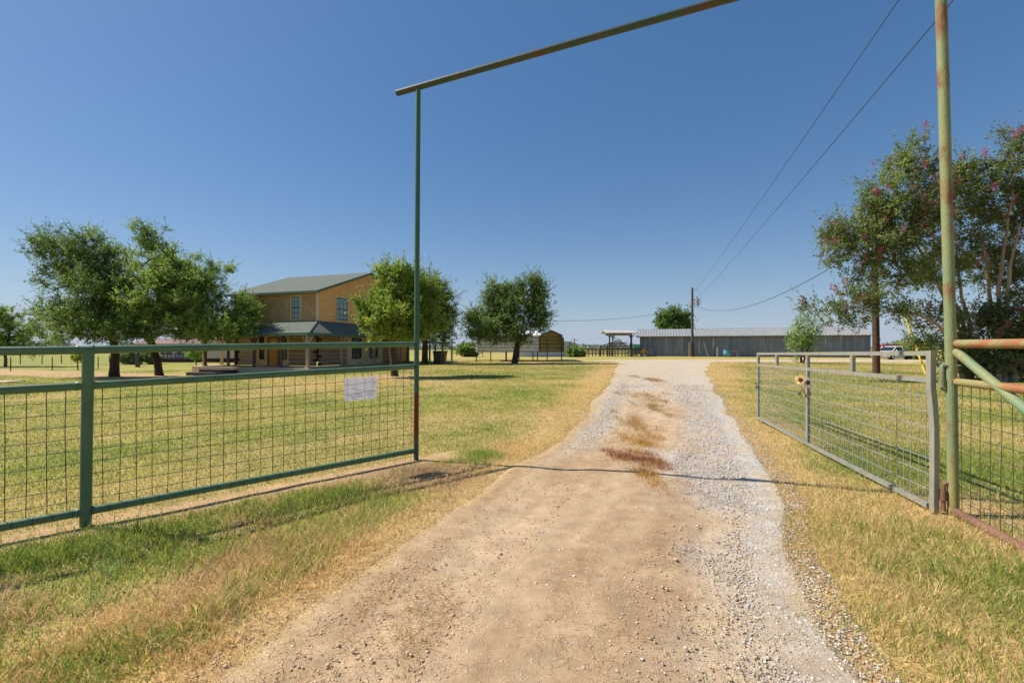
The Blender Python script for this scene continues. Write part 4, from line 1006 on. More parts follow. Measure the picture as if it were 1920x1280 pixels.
mb = MB(); laps(mb, lambda u, d, z: (d, u, z), .08, LYB, 3.0, 7.42, clip=gclip)
mb.build("gable_clapboards", SIDE_O, H)
mb = MB(); mb.prism([(-.012, .0, 2.8), (-.012, LYB, 2.8), (-.012, LYB, 5.3), (-.012, RY_, 7.45), (-.012, .0, 5.3)], (-.02, 0, 0))
mb.prism([(LX_, 0.02, 0), (LX_, LYB, 0), (LX_, LYB, 5.3), (LX_, RY_, 7.45), (LX_, 0.02, 5.3)], (.05, 0, 0)); mb.b2((LX_, LYB - .1, -.6), (-.05, LYB, 5.3)); mb.build("rear_wall", SIDE_B, H)
mb = MB(); mb.b2((-.10, -.035, 3.2), (.035, .0, 5.3)); mb.b2((.0, .0, 3.2), (.034, .10, 5.3)); mb.build("corner_trim", TRIM, H)
# main roof
def roof_slab(mb, pts, th):
    n = (Vector(pts[1]) - Vector(pts[0])).cross(Vector(pts[2]) - Vector(pts[0])).normalized()
    if n.z < 0: n = -n
    mb.prism(pts, -n * th)
ox0, ox1 = LX_ - .4, .35
mb = MB()
roof_slab(mb, [(ox0, -.42, eave_z + .03), (ox1, -.42, eave_z + .03), (ox1, RY_, ridge_z + .03), (ox0, RY_, ridge_z + .03)], .06)
roof_slab(mb, [(ox0, RY_ + .002, ridge_z + .03), (ox1, RY_ + .002, ridge_z + .03), (ox1, LYB + .5, eave_z + .03), (ox0, LYB + .5, eave_z + .03)], .06)
rf = mb.build("roof", SHIN, H)
mb = MB()
mb.b2((ox0, -.45, eave_z - .14), (ox1, -.422, eave_z + .02))
for sx in (ox1 + .002, ox0 - .03):
    mb.prism([(sx, -.45, eave_z - .14), (sx, -.45, eave_z + .03), (sx, RY_, ridge_z + .04), (sx, LYB + .5, eave_z + .03), (sx, LYB + .5, eave_z - .14), (sx, RY_, ridge_z - .14)], (.028, 0, 0))
mb.build("fascia", FASC, rf)
mb = MB(); mb.add([(ox0, -.42, eave_z - .12), (ox1, -.42, eave_z - .12), (ox1, 0, eave_z - .1), (ox0, 0, eave_z - .1)], [(0, 1, 2, 3)]); mb.build("soffit", SOFF, rf)
def window(parent, P, ux, w, h, depth=.05, rows=4, cols=3, curtain=True, trimmat=TRIM, tw=.09, outward=None):
    """P: lower-left point on the wall, ux: unit vector along the wall"""
    P = Vector(P); ux = Vector(ux); up = Vector((0, 0, 1)); n = Vector(outward)
    def bx(mb, a0, a1, z0, z1, d0, d1):
        pts = [P + ux * a0 + up * z0 + n * d0, P + ux * a1 + up * z0 + n * d0, P + ux * a1 + up * z1 + n * d0, P + ux * a0 + up * z1 + n * d0]
        mb.prism(pts, n * (d1 - d0))
    mb = MB()
    bx(mb, 0, tw, 0, h, .0, depth); bx(mb, w - tw, w, 0, h, .0, depth); bx(mb, tw, w - tw, h - tw, h, .0, depth - .002); bx(mb, tw - .0, w - tw, 0, tw * .8, .0, depth + .012)
    wo = mb.build("window", trimmat, parent)
    mb = MB(); iw0, iw1, z0, z1 = tw, w - tw, tw * .8, h - tw
    bx(mb, iw0, iw0 + .045, z0, z1, .02, depth - .012); bx(mb, iw1 - .045, iw1, z0, z1, .02, depth - .012)
    bx(mb, iw0 + .045, iw1 - .045, z0, z0 + .05, .02, depth - .012); bx(mb, iw0 + .045, iw1 - .045, z1 - .05, z1, .02, depth - .012)
    bx(mb, iw0 + .045, iw1 - .045, (z0 + z1) / 2 - .03, (z0 + z1) / 2 + .03, .02, depth - .014)
    for c in range(1, cols): x = iw0 + (iw1 - iw0) * c / cols; bx(mb, x - .011, x + .011, z0, z1, .019, depth - .02)
    for r_ in range(1, rows):
        if r_ * 2 == rows: continue
        z = z0 + (z1 - z0) * r_ / rows; bx(mb, iw0, iw1, z - .011, z + .011, .0185, depth - .0215)
    mb.build("sash", SASH, wo)
    mb = MB(); bx(mb, iw0, iw1, z0, z1, .004, .012); mb.build("pane", CURT if curtain else GLASS, wo)
    return wo
CURTG = M("curtained_glass", lin(176, 194, 194), lin(136, 156, 158), 8, .12, stretch=(16, 16, .5), spec=.6)
CURT = CURTG
window(H, (-2.33, -.052, 3.36), (1, 0, 0), .98, 1.76, outward=(0, -1, 0))
window(H, (.052, 1.78, 3.34), (0, 1, 0), 1.46, 1.88, outward=(1, 0, 0))
# porch roof (front slope, hip, side slope)
pe = 2.33; pj = 3.27; fy = -2.45; sx_ = 1.45; xl = -10.7
mb = MB()
roof_slab(mb, [(xl, fy, pe), (sx_, fy, pe), (-.0, -.022, pj), (xl, -.022, pj)], .05)
roof_slab(mb, [(sx_ + .002, fy, pe), (sx_ + .002, LYB + .3, pe), (.022, LYB + .3, pj), (.022, -.02, pj)], .05)
pr = mb.build("porch_roof", SHIN, H)
mb = MB(); mb.b2((xl, fy - .03, pe - .19), (sx_, fy - .002, pe + .005)); mb.b2((sx_ + .004, fy - .03, pe - .19), (sx_ + .034, LYB + .3, pe + .005)); mb.b2((xl - .03, fy - .03, pe - .19), (xl - .001, 0, pe + .005)); mb.build("porch_fascia", FASC, pr)
mb = MB(); c_ = [(sx_, fy, pe + .012), (0, -.02, pj + .012)]; mb.bar(c_[0], c_[1], .16, .02); mb.build("hip_cap", SHIN, pr)
mb = MB(); mb.b2((xl, fy + .1, pe - .2), (sx_ - .1, fy + .24, pe - .05)); mb.b2((sx_ - .24, fy + .24, pe - .2), (sx_ - .1, LYB, pe - .05)); mb.build("porch_beam", DPOST, pr)
mb = MB(); mb.add([(xl, fy + .24, pe - .06), (sx_ - .24, fy + .24, pe - .06), (sx_ - .24, -.0, pe + .05), (xl, -.0, pe + .05)], [(0, 1, 2, 3)]); mb.add([(0, 0, pe + .045), (sx_ - .24, 0, pe + .045), (sx_ - .24, LYB, pe + .045), (0, LYB, pe + .045)], [(0, 1, 2, 3)]); mb.build("porch_ceiling", ORWOOD, pr)
# porch slab and pad
mb = MB(); mb.prism([(-10.6, -.4, -.9), (-8.9, -2.55, -.9), (1.5, -2.55, -.9), (1.5, LYB, -.9), (0, LYB, -.9), (0, .02, -.9), (-10.6, .02, -.9)], (0, 0, .9)); mb.build("porch_slab", CONC, H)
STEPM = M("dark_step_wood", lin(84, 76, 70), lin(62, 56, 52), 3, .85)
mb = MB(); mb.b2((-7.6, -3.0, -.9), (-4.5, -2.56, -.18), .01); mb.b2((-8.2, -3.5, -.9), (-4.3, -3.01, -.38), .01); mb.build("steps", STEPM, H)
def post(x, y, mat_, w=.15, br=True):
    mb = MB(); mb.b2((x - w / 2, y - w / 2, 0), (x + w / 2, y + w / 2, pe - .2), .012); mb.b2((x - w * .7, y - w * .7, 0), (x + w * .7, y + w * .7, .10), .01)
    if br:
        for sg in (-1, 1): mb.bar((x + sg * .04, y, pe - .75), (x + sg * .42, y, pe - .22), .08)
    mb.build("porch_post", mat_, H)
for x in (1.2, ): post(x, -2.25, POST, .19)
for x in (-1.06, -3.45): post(x, -2.2, DPOST)
post(-5.82, -2.2, DPOST); post(-8.03, -2.2, DPOST); post(-9.75, -1.0, POST, .17); post(-9.9, .6, POST, .15)
for y in (1.07, 4.98, 8.99): post(1.2, y, POST, .13, y < 2)
# lower walls
def logs(parent, P, ux, n, x0, x1, z0, z1, m=LOGM, step=.29):
    P = Vector(P); ux = Vector(ux); n = Vector(n); mb = MB(); mc = MB(); z = z0; k = 0
    while z < z1 - .05:
        h_ = min(step, z1 - z); g = .03
        a0 = P + ux * x0; a1 = P + ux * x1
        prof = [(0, z + g), (.06, z + g + .03), (.085, z + h_ * .35), (.085, z + h_ * .7), (.06, z + h_ - .03), (0, z + h_ - .005)]
        mb.prism([a0 + n * d + Vector((0, 0, zz_)) for d, zz_ in prof], ux * (x1 - x0))
        z += h_; k += 1
    o = mb.build("log_wall", m, parent)
    mc.prism([P + ux * x0 + Vector((0, 0, z0)), P + ux * x1 + Vector((0, 0, z0)), P + ux * x1 + Vector((0, 0, z1)), P + ux * x0 + Vector((0, 0, z1))], n * .045)
    mc.build("chinking", CHINK, o); return o
logs(H, (-2.5, 0, 0), (1, 0, 0), (0, -1, 0), 0, 2.42, .03, 2.9)
logs(H, (-7.4, 0, 0), (1, 0, 0), (0, -1, 0), 0, 1.75, .03, 2.9, LOGP)
logs(H, (0, 0, 0), (0, 1, 0), (1, 0, 0), .08, 3.1, .03, 2.9)
logs(H, (0, 7.9, 0), (0, 1, 0), (1, 0, 0), 0, 2.4, .03, 2.9)
ENDW = M("dark_log_ends", lin(72, 60, 50), lin(48, 40, 34), 6, .9)
for (cx, cy) in ((0, 0), (-7.4, 0)):                            # interlocked log ends at two corners
    mb = MB()
    for k in range(10):
        z = .05 + k * .29
        if k % 2: mb.b2((cx - .14, cy - .32, z), (cx + .14, cy - .087, z + .2), .03)
        else: mb.b2((cx + (.088 if cx == 0 else -.30), cy - .13, z), (cx + (.30 if cx == 0 else -.088), cy + .13, z + .2), .03)
    mb.build("log_end", ENDW, H)
MB().b2((-5.62, -.04, 0), (-2.51, .0, 2.9)).build("stone_panel", TANSTONE, H); MB().b2((.0, 3.11, 0), (.04, 7.89, 2.9)).build("stone_panel", TANSTONE, H)
mb = MB(); mb.b2((.0, 10.31, 0), (.05, LYB, 2.9)); mb.build("wood_panel", ORWOOD, H)
mb = MB(); mb.b2((-.05, LYB - .25, -.5), (.16, LYB + .02, 2.9)); mb.build("corner_board", FASC, H)
# door with fanlight, side lights
mb = MB(); mb.b2((-4.5, -.09, 0), (-4.36, -.041, 2.12)); mb.b2((-3.54, -.09, 0), (-3.40, -.041, 2.12)); mb.b2((-4.36, -.09, 2.05), (-3.54, -.041, 2.12)); dr = mb.build("door", DPOST, H)
mb = MB(); mb.b2((-4.36, -.075, .02), (-3.54, -.042, 2.05)); mb.b2((-4.22, -.085, .2), (-4.0, -.0755, .9)); mb.b2((-3.9, -.085, .2), (-3.68, -.0755, .9)); mb.build("door_leaf", ORWOOD, dr)
mb = MB()
for i in range(10):
    a0 = math.pi * i / 10; a1 = math.pi * (i + 1) / 10
    mb.prism([(-3.95, -.0765, 1.35), (-3.95 + .26 * math.cos(a0), -.0765, 1.35 + .5 * math.sin(a0)), (-3.95 + .26 * math.cos(a1), -.0765, 1.35 + .5 * math.sin(a1))], (0, -.008, 0))
mb.build("door_glass", M("frosted_glass", lin(214, 220, 220), rough=.2), dr)
mb = MB(); mb.ell((-3.62, -.11, 1.0), (.035, .035, .035)); mb.build("handle", WIREZ, dr)
window(H, (-5.3, -.04, .45), (1, 0, 0), .42, 1.7, rows=4, cols=1, curtain=False, trimmat=SASH, tw=.05, outward=(0, -1, 0))
window(H, (-3.15, -.04, .45), (1, 0, 0), .42, 1.7, rows=4, cols=1, curtain=False, trimmat=SASH, tw=.05, outward=(0, -1, 0))
window(H, (.04, 3.75, .45), (0, 1, 0), 1.1, 1.65, rows=4, cols=2, curtain=False, trimmat=SASH, tw=.06, outward=(1, 0, 0))
window(H, (.04, 6.0, .45), (0, 1, 0), 1.1, 1.65, rows=4, cols=2, curtain=False, trimmat=SASH, tw=.06, outward=(1, 0, 0))

# small shelter behind the house and the bins
Y = 41.0; x0 = W(808, 650, Y).x; x1 = W(843, 650, Y).x
t = thing("shelter", "small open shelter with a pale green roof right of the house", "shelter", (x0, Y, 0))
mb = MB(); rz_ = W(0, 635, Y).z
mb.prism([(-.3, -.9, rz_ - .42), ((x1 - x0) + .2, -.9, rz_ - .42), ((x1 - x0) * .5 + .4, 1.0, rz_ + .12), ((x1 - x0) * .5 - .4, 1.0, rz_ + .12)], (0, 0, .12))
mb.prism([((x1 - x0) + .2, -.9, rz_ - .42), ((x1 - x0) + .2, 2.8, rz_ - .42), ((x1 - x0) * .5 + .4, 1.0, rz_ + .12)], (0, 0, .118)); mb.build("roof", M("pale_green_roof", lin(150, 172, 156), lin(124, 146, 130), 3, .6), t)
for xx, yy in ((0, -.6), (x1 - x0 - .55, -.6), (x1 - x0 - .1, 2.3), (0, 2.3)):
    mb = MB(); mb.b2((xx - .07, yy - .07, -.1), (xx + .07, yy + .07, rz_ - .42), .01); mb.build("post", DPOST if xx == 0 else POST, t)
mb = MB(); mb.b2((-.4, -.7, -.1), (x1 - x0 + .2, 2.6, .05)); mb.build("slab", CONC, t)
def bin_(x, y, col, lidcol, label, rz):
    t = thing("wheelie_bin", label, "bin", (x, y, float(gz(x, y)) + .02), rz)
    mb = MB(); b0 = [(-.22, -.24), (.22, -.24), (.22, .24), (-.22, .24)]; b1 = [(-.29, -.34), (.29, -.34), (.29, .34), (-.29, .34)]
    vs = [(x_, y_, .06) for x_, y_ in b0] + [(x_, y_, .98) for x_, y_ in b1]
    mb.add(vs, [(3, 2, 1, 0), (4, 5, 6, 7), (0, 1, 5, 4), (1, 2, 6, 5), (2, 3, 7, 6), (3, 0, 4, 7)]); mb.b2((-.31, -.36, .92), (.31, .36, .981), .01); mb.build("body", M("bin_body", col, rough=.5), t)
    mb = MB(); mb.b2((-.32, -.38, .985), (.32, .36, 1.05), .02); mb.build("lid", M("bin_lid", lidcol, rough=.5), t)
    for sx in (-.25, .25):
        mb = MB(); mb.tube([(sx - .03, .28, .1), (sx + .03, .28, .1)], .1, 14); mb.build("wheel", BLACK, t)
q = G(819, 683); bin_(q.x, q.y, lin(24, 26, 34), lin(20, 22, 28), "black wheeled rubbish bin under the oak right of the house", .2)
q = G(829, 682); bin_(q.x, q.y, lin(150, 118, 78), lin(90, 70, 50), "tan wheeled bin half hidden behind the black one", math.radians(75))

# ------------------------------------------------------------------ metal carport
Y = 43.4; cx0 = W(892, 650, Y).x; cx1 = W(1057, 650, Y).x
TIN = M("carport_tin", lin(216, 224, 234), lin(196, 204, 214), 3, .45, .1); TINW = M("white_carport_roof", lin(226, 228, 230), rough=.5)
TANIN = M("tan_carport_end", lin(188, 172, 128), lin(164, 148, 108), 2, .8); STEEL = M("dark_steel_tube", lin(70, 66, 66), rough=.6)
t = thing("carport", "long metal carport with ribbed grey side panels on thin posts", "carport", (cx0, Y, 0))
xg = W(1011, 650, Y).x - cx0; Wd = cx1 - cx0; zb = .93; ze = 2.45; zr = 2.98
mb = MB(); zs = np.linspace(zb, ze, 11)                        # horizontal corrugations
for i in range(len(zs) - 1):
    d0 = .12 * ((i + 1) % 2); d1 = .12 * (i % 2)
    mb.add([(0, -d0, zs[i]), (xg, -d0, zs[i]), (xg, -d1, zs[i + 1]), (0, -d1, zs[i + 1])], [(0, 1, 2, 3)])
mb.b2((0, .01, zb), (xg, .02, ze)); mb.build("side_panel", TIN, t)
gx = (xg + Wd) / 2; hwid = (Wd - xg) / 2
mb = MB(); N_ = 14                                              # open end with rounded shoulders, tan end sheet set back
def arch(f):                                                   # f 0..1 across
    x = xg + (Wd - xg) * f; e = abs(f - .5) * 2
    z = zr - (zr - ze) * e if e < .86 else zr - (zr - ze) * .86 - (e - .86) / .14 * .38
    return x, z
outer = [arch(i / 40) for i in range(41)]
mb.prism([(xg, 1.2, zb)] + [(x, 1.2, z - .03) for x, z in outer] + [(Wd, 1.2, zb)], (0, .03, 0)); mb.build("end_sheet", TANIN, t)
mb = MB()
for k in range(1, 5):
    z = zb + k * .36; mb.b2((xg + .05, 1.16, z), (Wd - .05, 1.199, z + .045))
mb.build("girt", STEEL, t)
mb = MB()
for i in range(40):
    (xa, za), (xb, zb_) = outer[i], outer[i + 1]
    mb.add([(xa, -.1, za), (xb, -.1, zb_), (xb, 7, zb_), (xa, 7, za), (xa, -.1, za - .05), (xb, -.1, zb_ - .05), (xb, 7, zb_ - .05), (xa, 7, za - .05)], [(0, 1, 2, 3), (4, 7, 6, 5), (0, 4, 5, 1), (2, 6, 7, 3)])
mb.prism([(-.1, -.15, ze + .01), (xg + .1, -.15, ze + .01), (xg + .6, 3.0, zr + .02), (-.1, 3.0, zr + .02)], (0, 0, .04)); mb.prism([(-.1, 3.002, zr + .02), (xg + .6, 3.002, zr + .02), (xg + .6, 6, ze), (-.1, 6, ze)], (0, 0, .04))
mb.build("roof", TINW, t)
mb = MB()
for i in range(40):
    (xa, za), (xb, zb_) = outer[i], outer[i + 1]
    mb.add([(xa, -.13, za + .03), (xb, -.13, zb_ + .03), (xb, -.13, zb_ - .13), (xa, -.13, za - .13), (xa, -.105, za + .03), (xb, -.105, zb_ + .03), (xb, -.105, zb_ - .13), (xa, -.105, za - .13)], [(3, 2, 1, 0), (4, 5, 6, 7), (0, 1, 5, 4), (2, 3, 7, 6)])
mb.b2((xg - .02, -.128, zb - .02), (xg + .1, -.06, ze - .1)); mb.b2((Wd - .1, -.128, zb - .02), (Wd + .02, -.06, ze - .25)); mb.build("end_trim", STEEL, t)
mb = MB(); mb.b2((Wd - .02, -.08, zb), (Wd + .0, 6.9, ze - .3)); mb.build("side_panel", TIN, t)
for px in (893, 920, 949, 974, 1001, 1008, 1026, 1053):
    x = W(px, 650, Y).x - cx0; yy = .08 if px not in (974, 1001) else 2.0
    k = (Y + yy) / Y; mb = MB(); w2 = .08 if px == 949 else .045
    mb.b2((x * 1 - w2, yy - w2, -.1), (x + w2, yy + w2, ze - .05 if px < 1005 else 2.3)); mb.build("post", STEEL, t)
mb = MB(); mb.b2((-.05, .03, zb - .04), (Wd, .075, zb + .02)); mb.b2((0, .03, .10), (Wd * .7, .06, .14)); mb.build("base_rail", STEEL, t)

# white metal shed behind the carport
Y = 64; x0 = W(972, 650, Y).x; x1 = W(1070, 650, Y).x
WH = M("white_ribbed_metal", lin(206, 210, 214), lin(186, 190, 196), 3, .6, c3=lin(160, 164, 168), t3=.64, scale3=3)
t = thing("metal_shed", "white ribbed metal shed standing behind the carport", "shed", (x0, Y, 0)); w_ = x1 - x0; zt = W(0, 641, Y).z
mb = MB(); xs = np.arange(0, w_, .3)
for i, x in enumerate(xs):
    mb.add([(x, 0, -.1), (x + .2, 0, -.1), (x + .2, 0, zt), (x, 0, zt)], [(0, 1, 2, 3)]); e = min(x + .3, w_)
    mb.add([(x + .2, 0, -.1), (x + .23, -.06, -.1), (x + .23, -.06, zt), (x + .2, 0, zt), (x + .27, -.06, -.1), (x + .27, -.06, zt), (e, 0, -.1), (e, 0, zt)], [(0, 1, 2, 3), (1, 4, 5, 2), (4, 6, 7, 5)])
mb.b2((0, .02, -.1), (w_, 4.5, zt)); mb.build("wall", WH, t)
mb = MB(); mb.prism([(-.15, -.2, zt + .005), (w_ + .15, -.2, zt + .005), (w_ + .15, 4.7, zt - .3), (-.15, 4.7, zt - .3)], (0, 0, .06)); mb.b2((w_ - .2, -.08, -.1), (w_ + .02, -.062, zt)); mb.build("roof", M("grey_shed_roof", lin(150, 152, 156), rough=.5), t)

# ------------------------------------------------------------------ long corrugated shed
SA = Vector((19.2, 68.3, 0)); SB = Vector((46.9, 59.5, 0)); sv = SB - SA; SL = sv.length; sr = math.atan2(sv.y, sv.x)
t = thing("metal_shed", "long low barn of weathered grey corrugated metal at the end of the driveway", "shed", SA, sr)
TINWALL = M("weathered_wall_tin", lin(138, 146, 156), lin(98, 106, 118), 1.3, .6, .1, c3=lin(186, 188, 188), t3=.62, scale3=1.6, stretch=(1.4, 1.4, .12), w=.7)
ROOFT = M("pale_roof_tin", lin(160, 160, 156), lin(140, 140, 138), 1.2, .5, .15, c3=lin(150, 146, 138), t3=.66, scale3=1.5)
def ribs(mb, x0, x1, fz0, fz1, yof, step=.26, dep=.035):
    x = x0; prev = None; k = 0
    while x < x1 + 1e-6:
        for (dx, d) in ((0, 0), (.05, dep), (.11, dep), (.16, 0)):
            p = (min(x + dx, x1), d)
            if prev is not None and p[0] > prev[0]:
                a = yof(prev[0], prev[1]); b = yof(p[0], p[1])
                mb.add([a[0], b[0], b[1], a[1]], [(0, 1, 2, 3)])
            prev = p
        x += step
eh = 3.06; rh = 4.15; rd = 4.3
mb = MB(); ribs(mb, 0, SL, 0, eh, lambda x, d: ((x, -d, -.1), (x, -d, eh))); mb.b2((0, .01, -.1), (SL, .03, eh))
mb.build("wall", TINWALL, t)
for xe in (0, SL - .04):
    MB().prism([(xe, .03, -.1), (xe, 2 * rd, -.1), (xe, 2 * rd, eh - .05), (xe, rd, rh - .12), (xe, .03, eh - .05)], (.04, 0, 0)).build("end_wall", TINWALL, t)
mb = MB(); rl = lambda x, d: ((x, -.55, eh - .12 + d), (x, rd, rh + d))
ribs(mb, -.55, SL + .5, 0, 0, rl, .4, .04); mb.prism([(-.55, -.55, eh - .125), (SL + .5, -.55, eh - .125), (SL + .5, rd, rh - .005), (-.55, rd, rh - .005)], (0, 0, -.03)); mb.prism([(-.55, rd + .003, rh), (SL + .5, rd + .003, rh), (SL + .5, 2 * rd + .5, eh - .1), (-.55, 2 * rd + .5, eh - .1)], (0, 0, .03)); mb.build("roof", ROOFT, t)
mb = MB(); mb.b2((-.3, -.3, eh - .2), (SL + .2, -.06, eh - .08)); mb.b2((-.5, -.5, eh - .24), (SL + .4, -.44, eh - .16)); mb.build("eave_board", M("rotting_eave_board", lin(130, 108, 86), lin(92, 76, 62), 2, .9, c3=lin(150, 90, 70), t3=.62, scale3=1, stretch=(.5, 1, 1)), t)
# floodlight at the shed corner
mb = MB(); mb.box((SL + .6, -.5, eh - .75), (.45, .35, .5), rot=Matrix.Rotation(.5, 3, 'Y'), bev=.04); mb.bar((SL + .1, -.3, eh - .3), (SL + .6, -.5, eh - .6), .06); mb.build("floodlight", WH, t)

# clutter along the shed
def board(name, label, p0, p1, w, d, m, cat):
    p0 = Vector(p0); p1 = Vector(p1); o = MB().bar((0, 0, 0), p1 - p0, w, d, up=(0, 1, 0)).build(name, m); o.location = p0; return tag(o, label, cat)
PALEW = M("bleached_wood", lin(170, 150, 128), lin(146, 128, 110), 4, .85)
a = onground(W(1328.5, 650, 64.6).x, 64.6); b_ = W(1318, 638, 65.3); board("wood_board", "bleached board leaning against the long grey shed", a, b_, .12, .05, PALEW, "board")
a = onground(W(1345.5, 650, 63.2).x, 63.2); board("wood_post", "short pale wooden post standing before the long shed", a, a + Vector((0, 0, 1.35)), .16, .16, PALEW, "post")
a = onground(W(1293, 650, 65.0).x, 65.0); board("wood_post", "pale wooden post beside the transformer pole", a, a + Vector((0, 0, 2.1)), .18, .14, PALEW, "post")
q = onground(W(1371, 650, 63.0).x, 63.0)
t = thing("metal_table", "thin legged metal table frame against the long shed", "table", q); w_ = 1.9
mb = MB(); mb.b2((-w_ / 2, -.35, .74), (w_ / 2, .35, .8), .01); mb.build("top", GALV, t)
for sx in (-1, 1):
    for sy in (-1, 1):
        mb = MB(); mb.b2((sx * .92 - .03, sy * .3 - .03, 0), (sx * .92 + .03, sy * .3 + .03, .74)); mb.build("leg", GALV, t)
BLUE = M("blue_plastic", lin(70, 150, 190), lin(90, 170, 204), 3, .4)
q = onground(W(1360, 650, 62.6).x, 62.6)
t = thing("plastic_tub", "light blue plastic tub tipped on the grass beside the metal table", "tub", q)
mb = MB(); n = 16; rm = Matrix.Rotation(math.radians(38), 3, 'Y')
prof = [(.30, 0), (.46, .42), (.52, .42), (.52, .46), (.43, .46), (.28, .06), (0, .06)]
vs = []; fs = []
for i, (r_, z_) in enumerate([(0, 0)] + prof):
    for k in range(n):
        p = rm @ Vector((r_ * 1.25 * math.cos(2 * math.pi * k / n), r_ * math.sin(2 * math.pi * k / n), z_)); vs.append(p + Vector((0, 0, .25)))
for i in range(len(prof)):
    for k in range(n): fs.append((i * n + k, i * n + (k + 1) % n, (i + 1) * n + (k + 1) % n, (i + 1) * n + k))
mb.add(vs, fs); mb.build("tub_shell", BLUE, t, True)

# ------------------------------------------------------------------ wooden deck with roofed stand
DECK = M("weathered_deck_wood", lin(112, 98, 84), lin(78, 68, 60), 3, .85, bump=.3, stretch=(1, 1, 1)); DECKD = M("dark_deck_wood", lin(116, 102, 90), lin(84, 74, 66), 3, .85)
Y = 67.0; X = lambda px, dy=0: (px - 960) / F * (Y + dy); Zp = lambda py: CAM_H + (650 - py) / F * Y
t = thing("deck_pavilion", "weathered wooden deck with ramp and small roofed stand left of the long shed", "pavilion", (X(1145), Y, 0)); ox = X(1145)
for px, dy in ((1143, 0), (1184, 0), (1149, 2.6), (1183, 2.6)):
    x = X(px) - ox if dy == 0 else X(px, dy) - ox
    mb = MB(); mb.b2((x - .09, dy - .09, -.1), (x + .09, dy + .09, Zp(624)), .01)
    for sg in (-1, 1): mb.bar((x, dy, Zp(624) - .75), (x + sg * .5, dy, Zp(624) - .1), .08)
    mb.build("post", DECK, t)
mb = MB(); e0 = X(1134.5) - ox; e1 = X(1190.5) - ox
mb.prism([(e0, -.8, Zp(625)), (e1, -.8, Zp(625)), (e1, 1.3, Zp(619.5)), (e0, 1.3, Zp(619.5))], (0, 0, .09)); mb.prism([(e0, 1.303, Zp(619.5)), (e1, 1.303, Zp(619.5)), (e1, 3.4, Zp(624.5)), (e0, 3.4, Zp(624.5))], (0, 0, .09)); mb.build("roof", M("pale_stand_roof", lin(186, 186, 184), lin(160, 158, 154), 2, .7), t)
TANB = M("tan_beam", lin(150, 126, 96), rough=.8)
for y_ in (-.15, 2.62): MB().b2((X(1142) - ox, y_, Zp(628)), (X(1185) - ox, y_ + .1, Zp(625)), .01).build("header_beam", TANB, t)
fl = Zp(652.5)
mb = MB(); mb.b2((X(1141) - ox, -.3, fl - .2), (X(1187) - ox, 3.0, fl), .01); mb.b2((X(1094) - ox, -1.3, Zp(653.5) - .12), (X(1212) - ox, -.9, Zp(653.5)), .01)
mb.build("deck_floor", DECK, t)
rails = [((X(1147) - ox, 2.5, Zp(z_) - .06), (X(1184) - ox, 2.56, Zp(z_) + .06)) for z_ in (642, 645, 648.5)]
rails += [((X(a_) - ox, -.1, Zp(z_) - .06), (X(b_) - ox, -.04, Zp(z_) + .06)) for z_ in (643.5, 647.5) for a_, b_ in ((1142, 1147), (1181, 1186))]
rails += [((X(1181) - ox, .0, fl), (X(1186) - ox, .06, Zp(643)))]
for a_, b_ in rails: MB().b2(a_, b_).build("railing", DECKD, t)
mb = MB()                                                      # ramp rails on the left
for dz in (0, -.35, -.7): mb.bar((X(1126) - ox, -.2, Zp(648.5) + dz * .6), (X(1143) - ox, -.2, Zp(643.5) + dz), .1, .1)
for px in (1125.5, 1138): mb.b2((X(px) - ox - .09, -.3, -.1), (X(px) - ox + .09, -.12, Zp(647.5)))
mb.build("ramp_rail", DECK, t)
mb = MB(); rnd = random.Random(4)                               # fence-like front of the low deck
for i in range(18):
    px = 1095 + i * 6.75 + rnd.uniform(-1.5, 1.5); x = X(px) - ox; mb.b2((x - .05, -1.25, -.1), (x + .06, -1.1, Zp(653.5)))
for zz_ in (655.5, 658, 660.5, 663): mb.b2((X(1094) - ox, -1.3 - .001 * zz_, Zp(zz_) - .06), (X(1205 + rnd.uniform(-2, 3)) - ox, -1.255 - .001 * zz_, Zp(zz_) + .06))
mb.build("deck_front", DECKD, t)
q = onground(X(1180), Y - 2.4)
t = thing("picnic_table", "greenish wooden picnic table before the deck", "table", q)
GW = M("green_grey_wood", lin(120, 128, 104), lin(92, 98, 82), 3, .8)
mb = MB(); mb.b2((-1.0, -.38, .70), (1.0, .38, .76), .01); mb.build("table_top", GW, t)
for sy in (-.75, .75):
    mb = MB(); mb.b2((-1.0, sy - .13, .42), (1.0, sy + .13, .47), .01); mb.build("bench", GW, t)
for sx in (-.75, .75):
    mb = MB(); mb.bar((sx, -.75, 0), (sx, -.2, .70), .09); mb.bar((sx, .75, 0), (sx, .2, .70), .09); mb.b2((sx - .04, -.8, .36), (sx + .04, .8, .42)); mb.build("leg_frame", GW, t)
q = onground(X(1199), Y - 2.2)
t = thing("flower_pot", "white pot with yellow flowers at the deck's right end", "flower pot", q)
mb = MB(); mb.tube([(0, 0, 0), (0, 0, .3)], [.2, .28], 14); mb.build("pot", TINW, t)
rs = np.random.RandomState(3); Cn = rs.randn(260, 3) * np.array([[.18, .18, .17]]) + np.array([[0, 0, .62]]); Vl, Ql = leaf_quads(Cn, rs, .16, .1)
link_mesh("flowers", npmesh("flowers", Vl, [Ql], np.repeat(mixc(np.broadcast_to(C(200, 160, 50), (260, 3)), np.broadcast_to(C(120, 110, 50), (260, 3)), rs.rand(260)), 4, 0)), LEAF2, t)
q = onground((1196 - 960) / F * 74, 74)
t = thing("storage_tank", "dark green rounded tank behind the deck, left of the long shed", "tank", q)
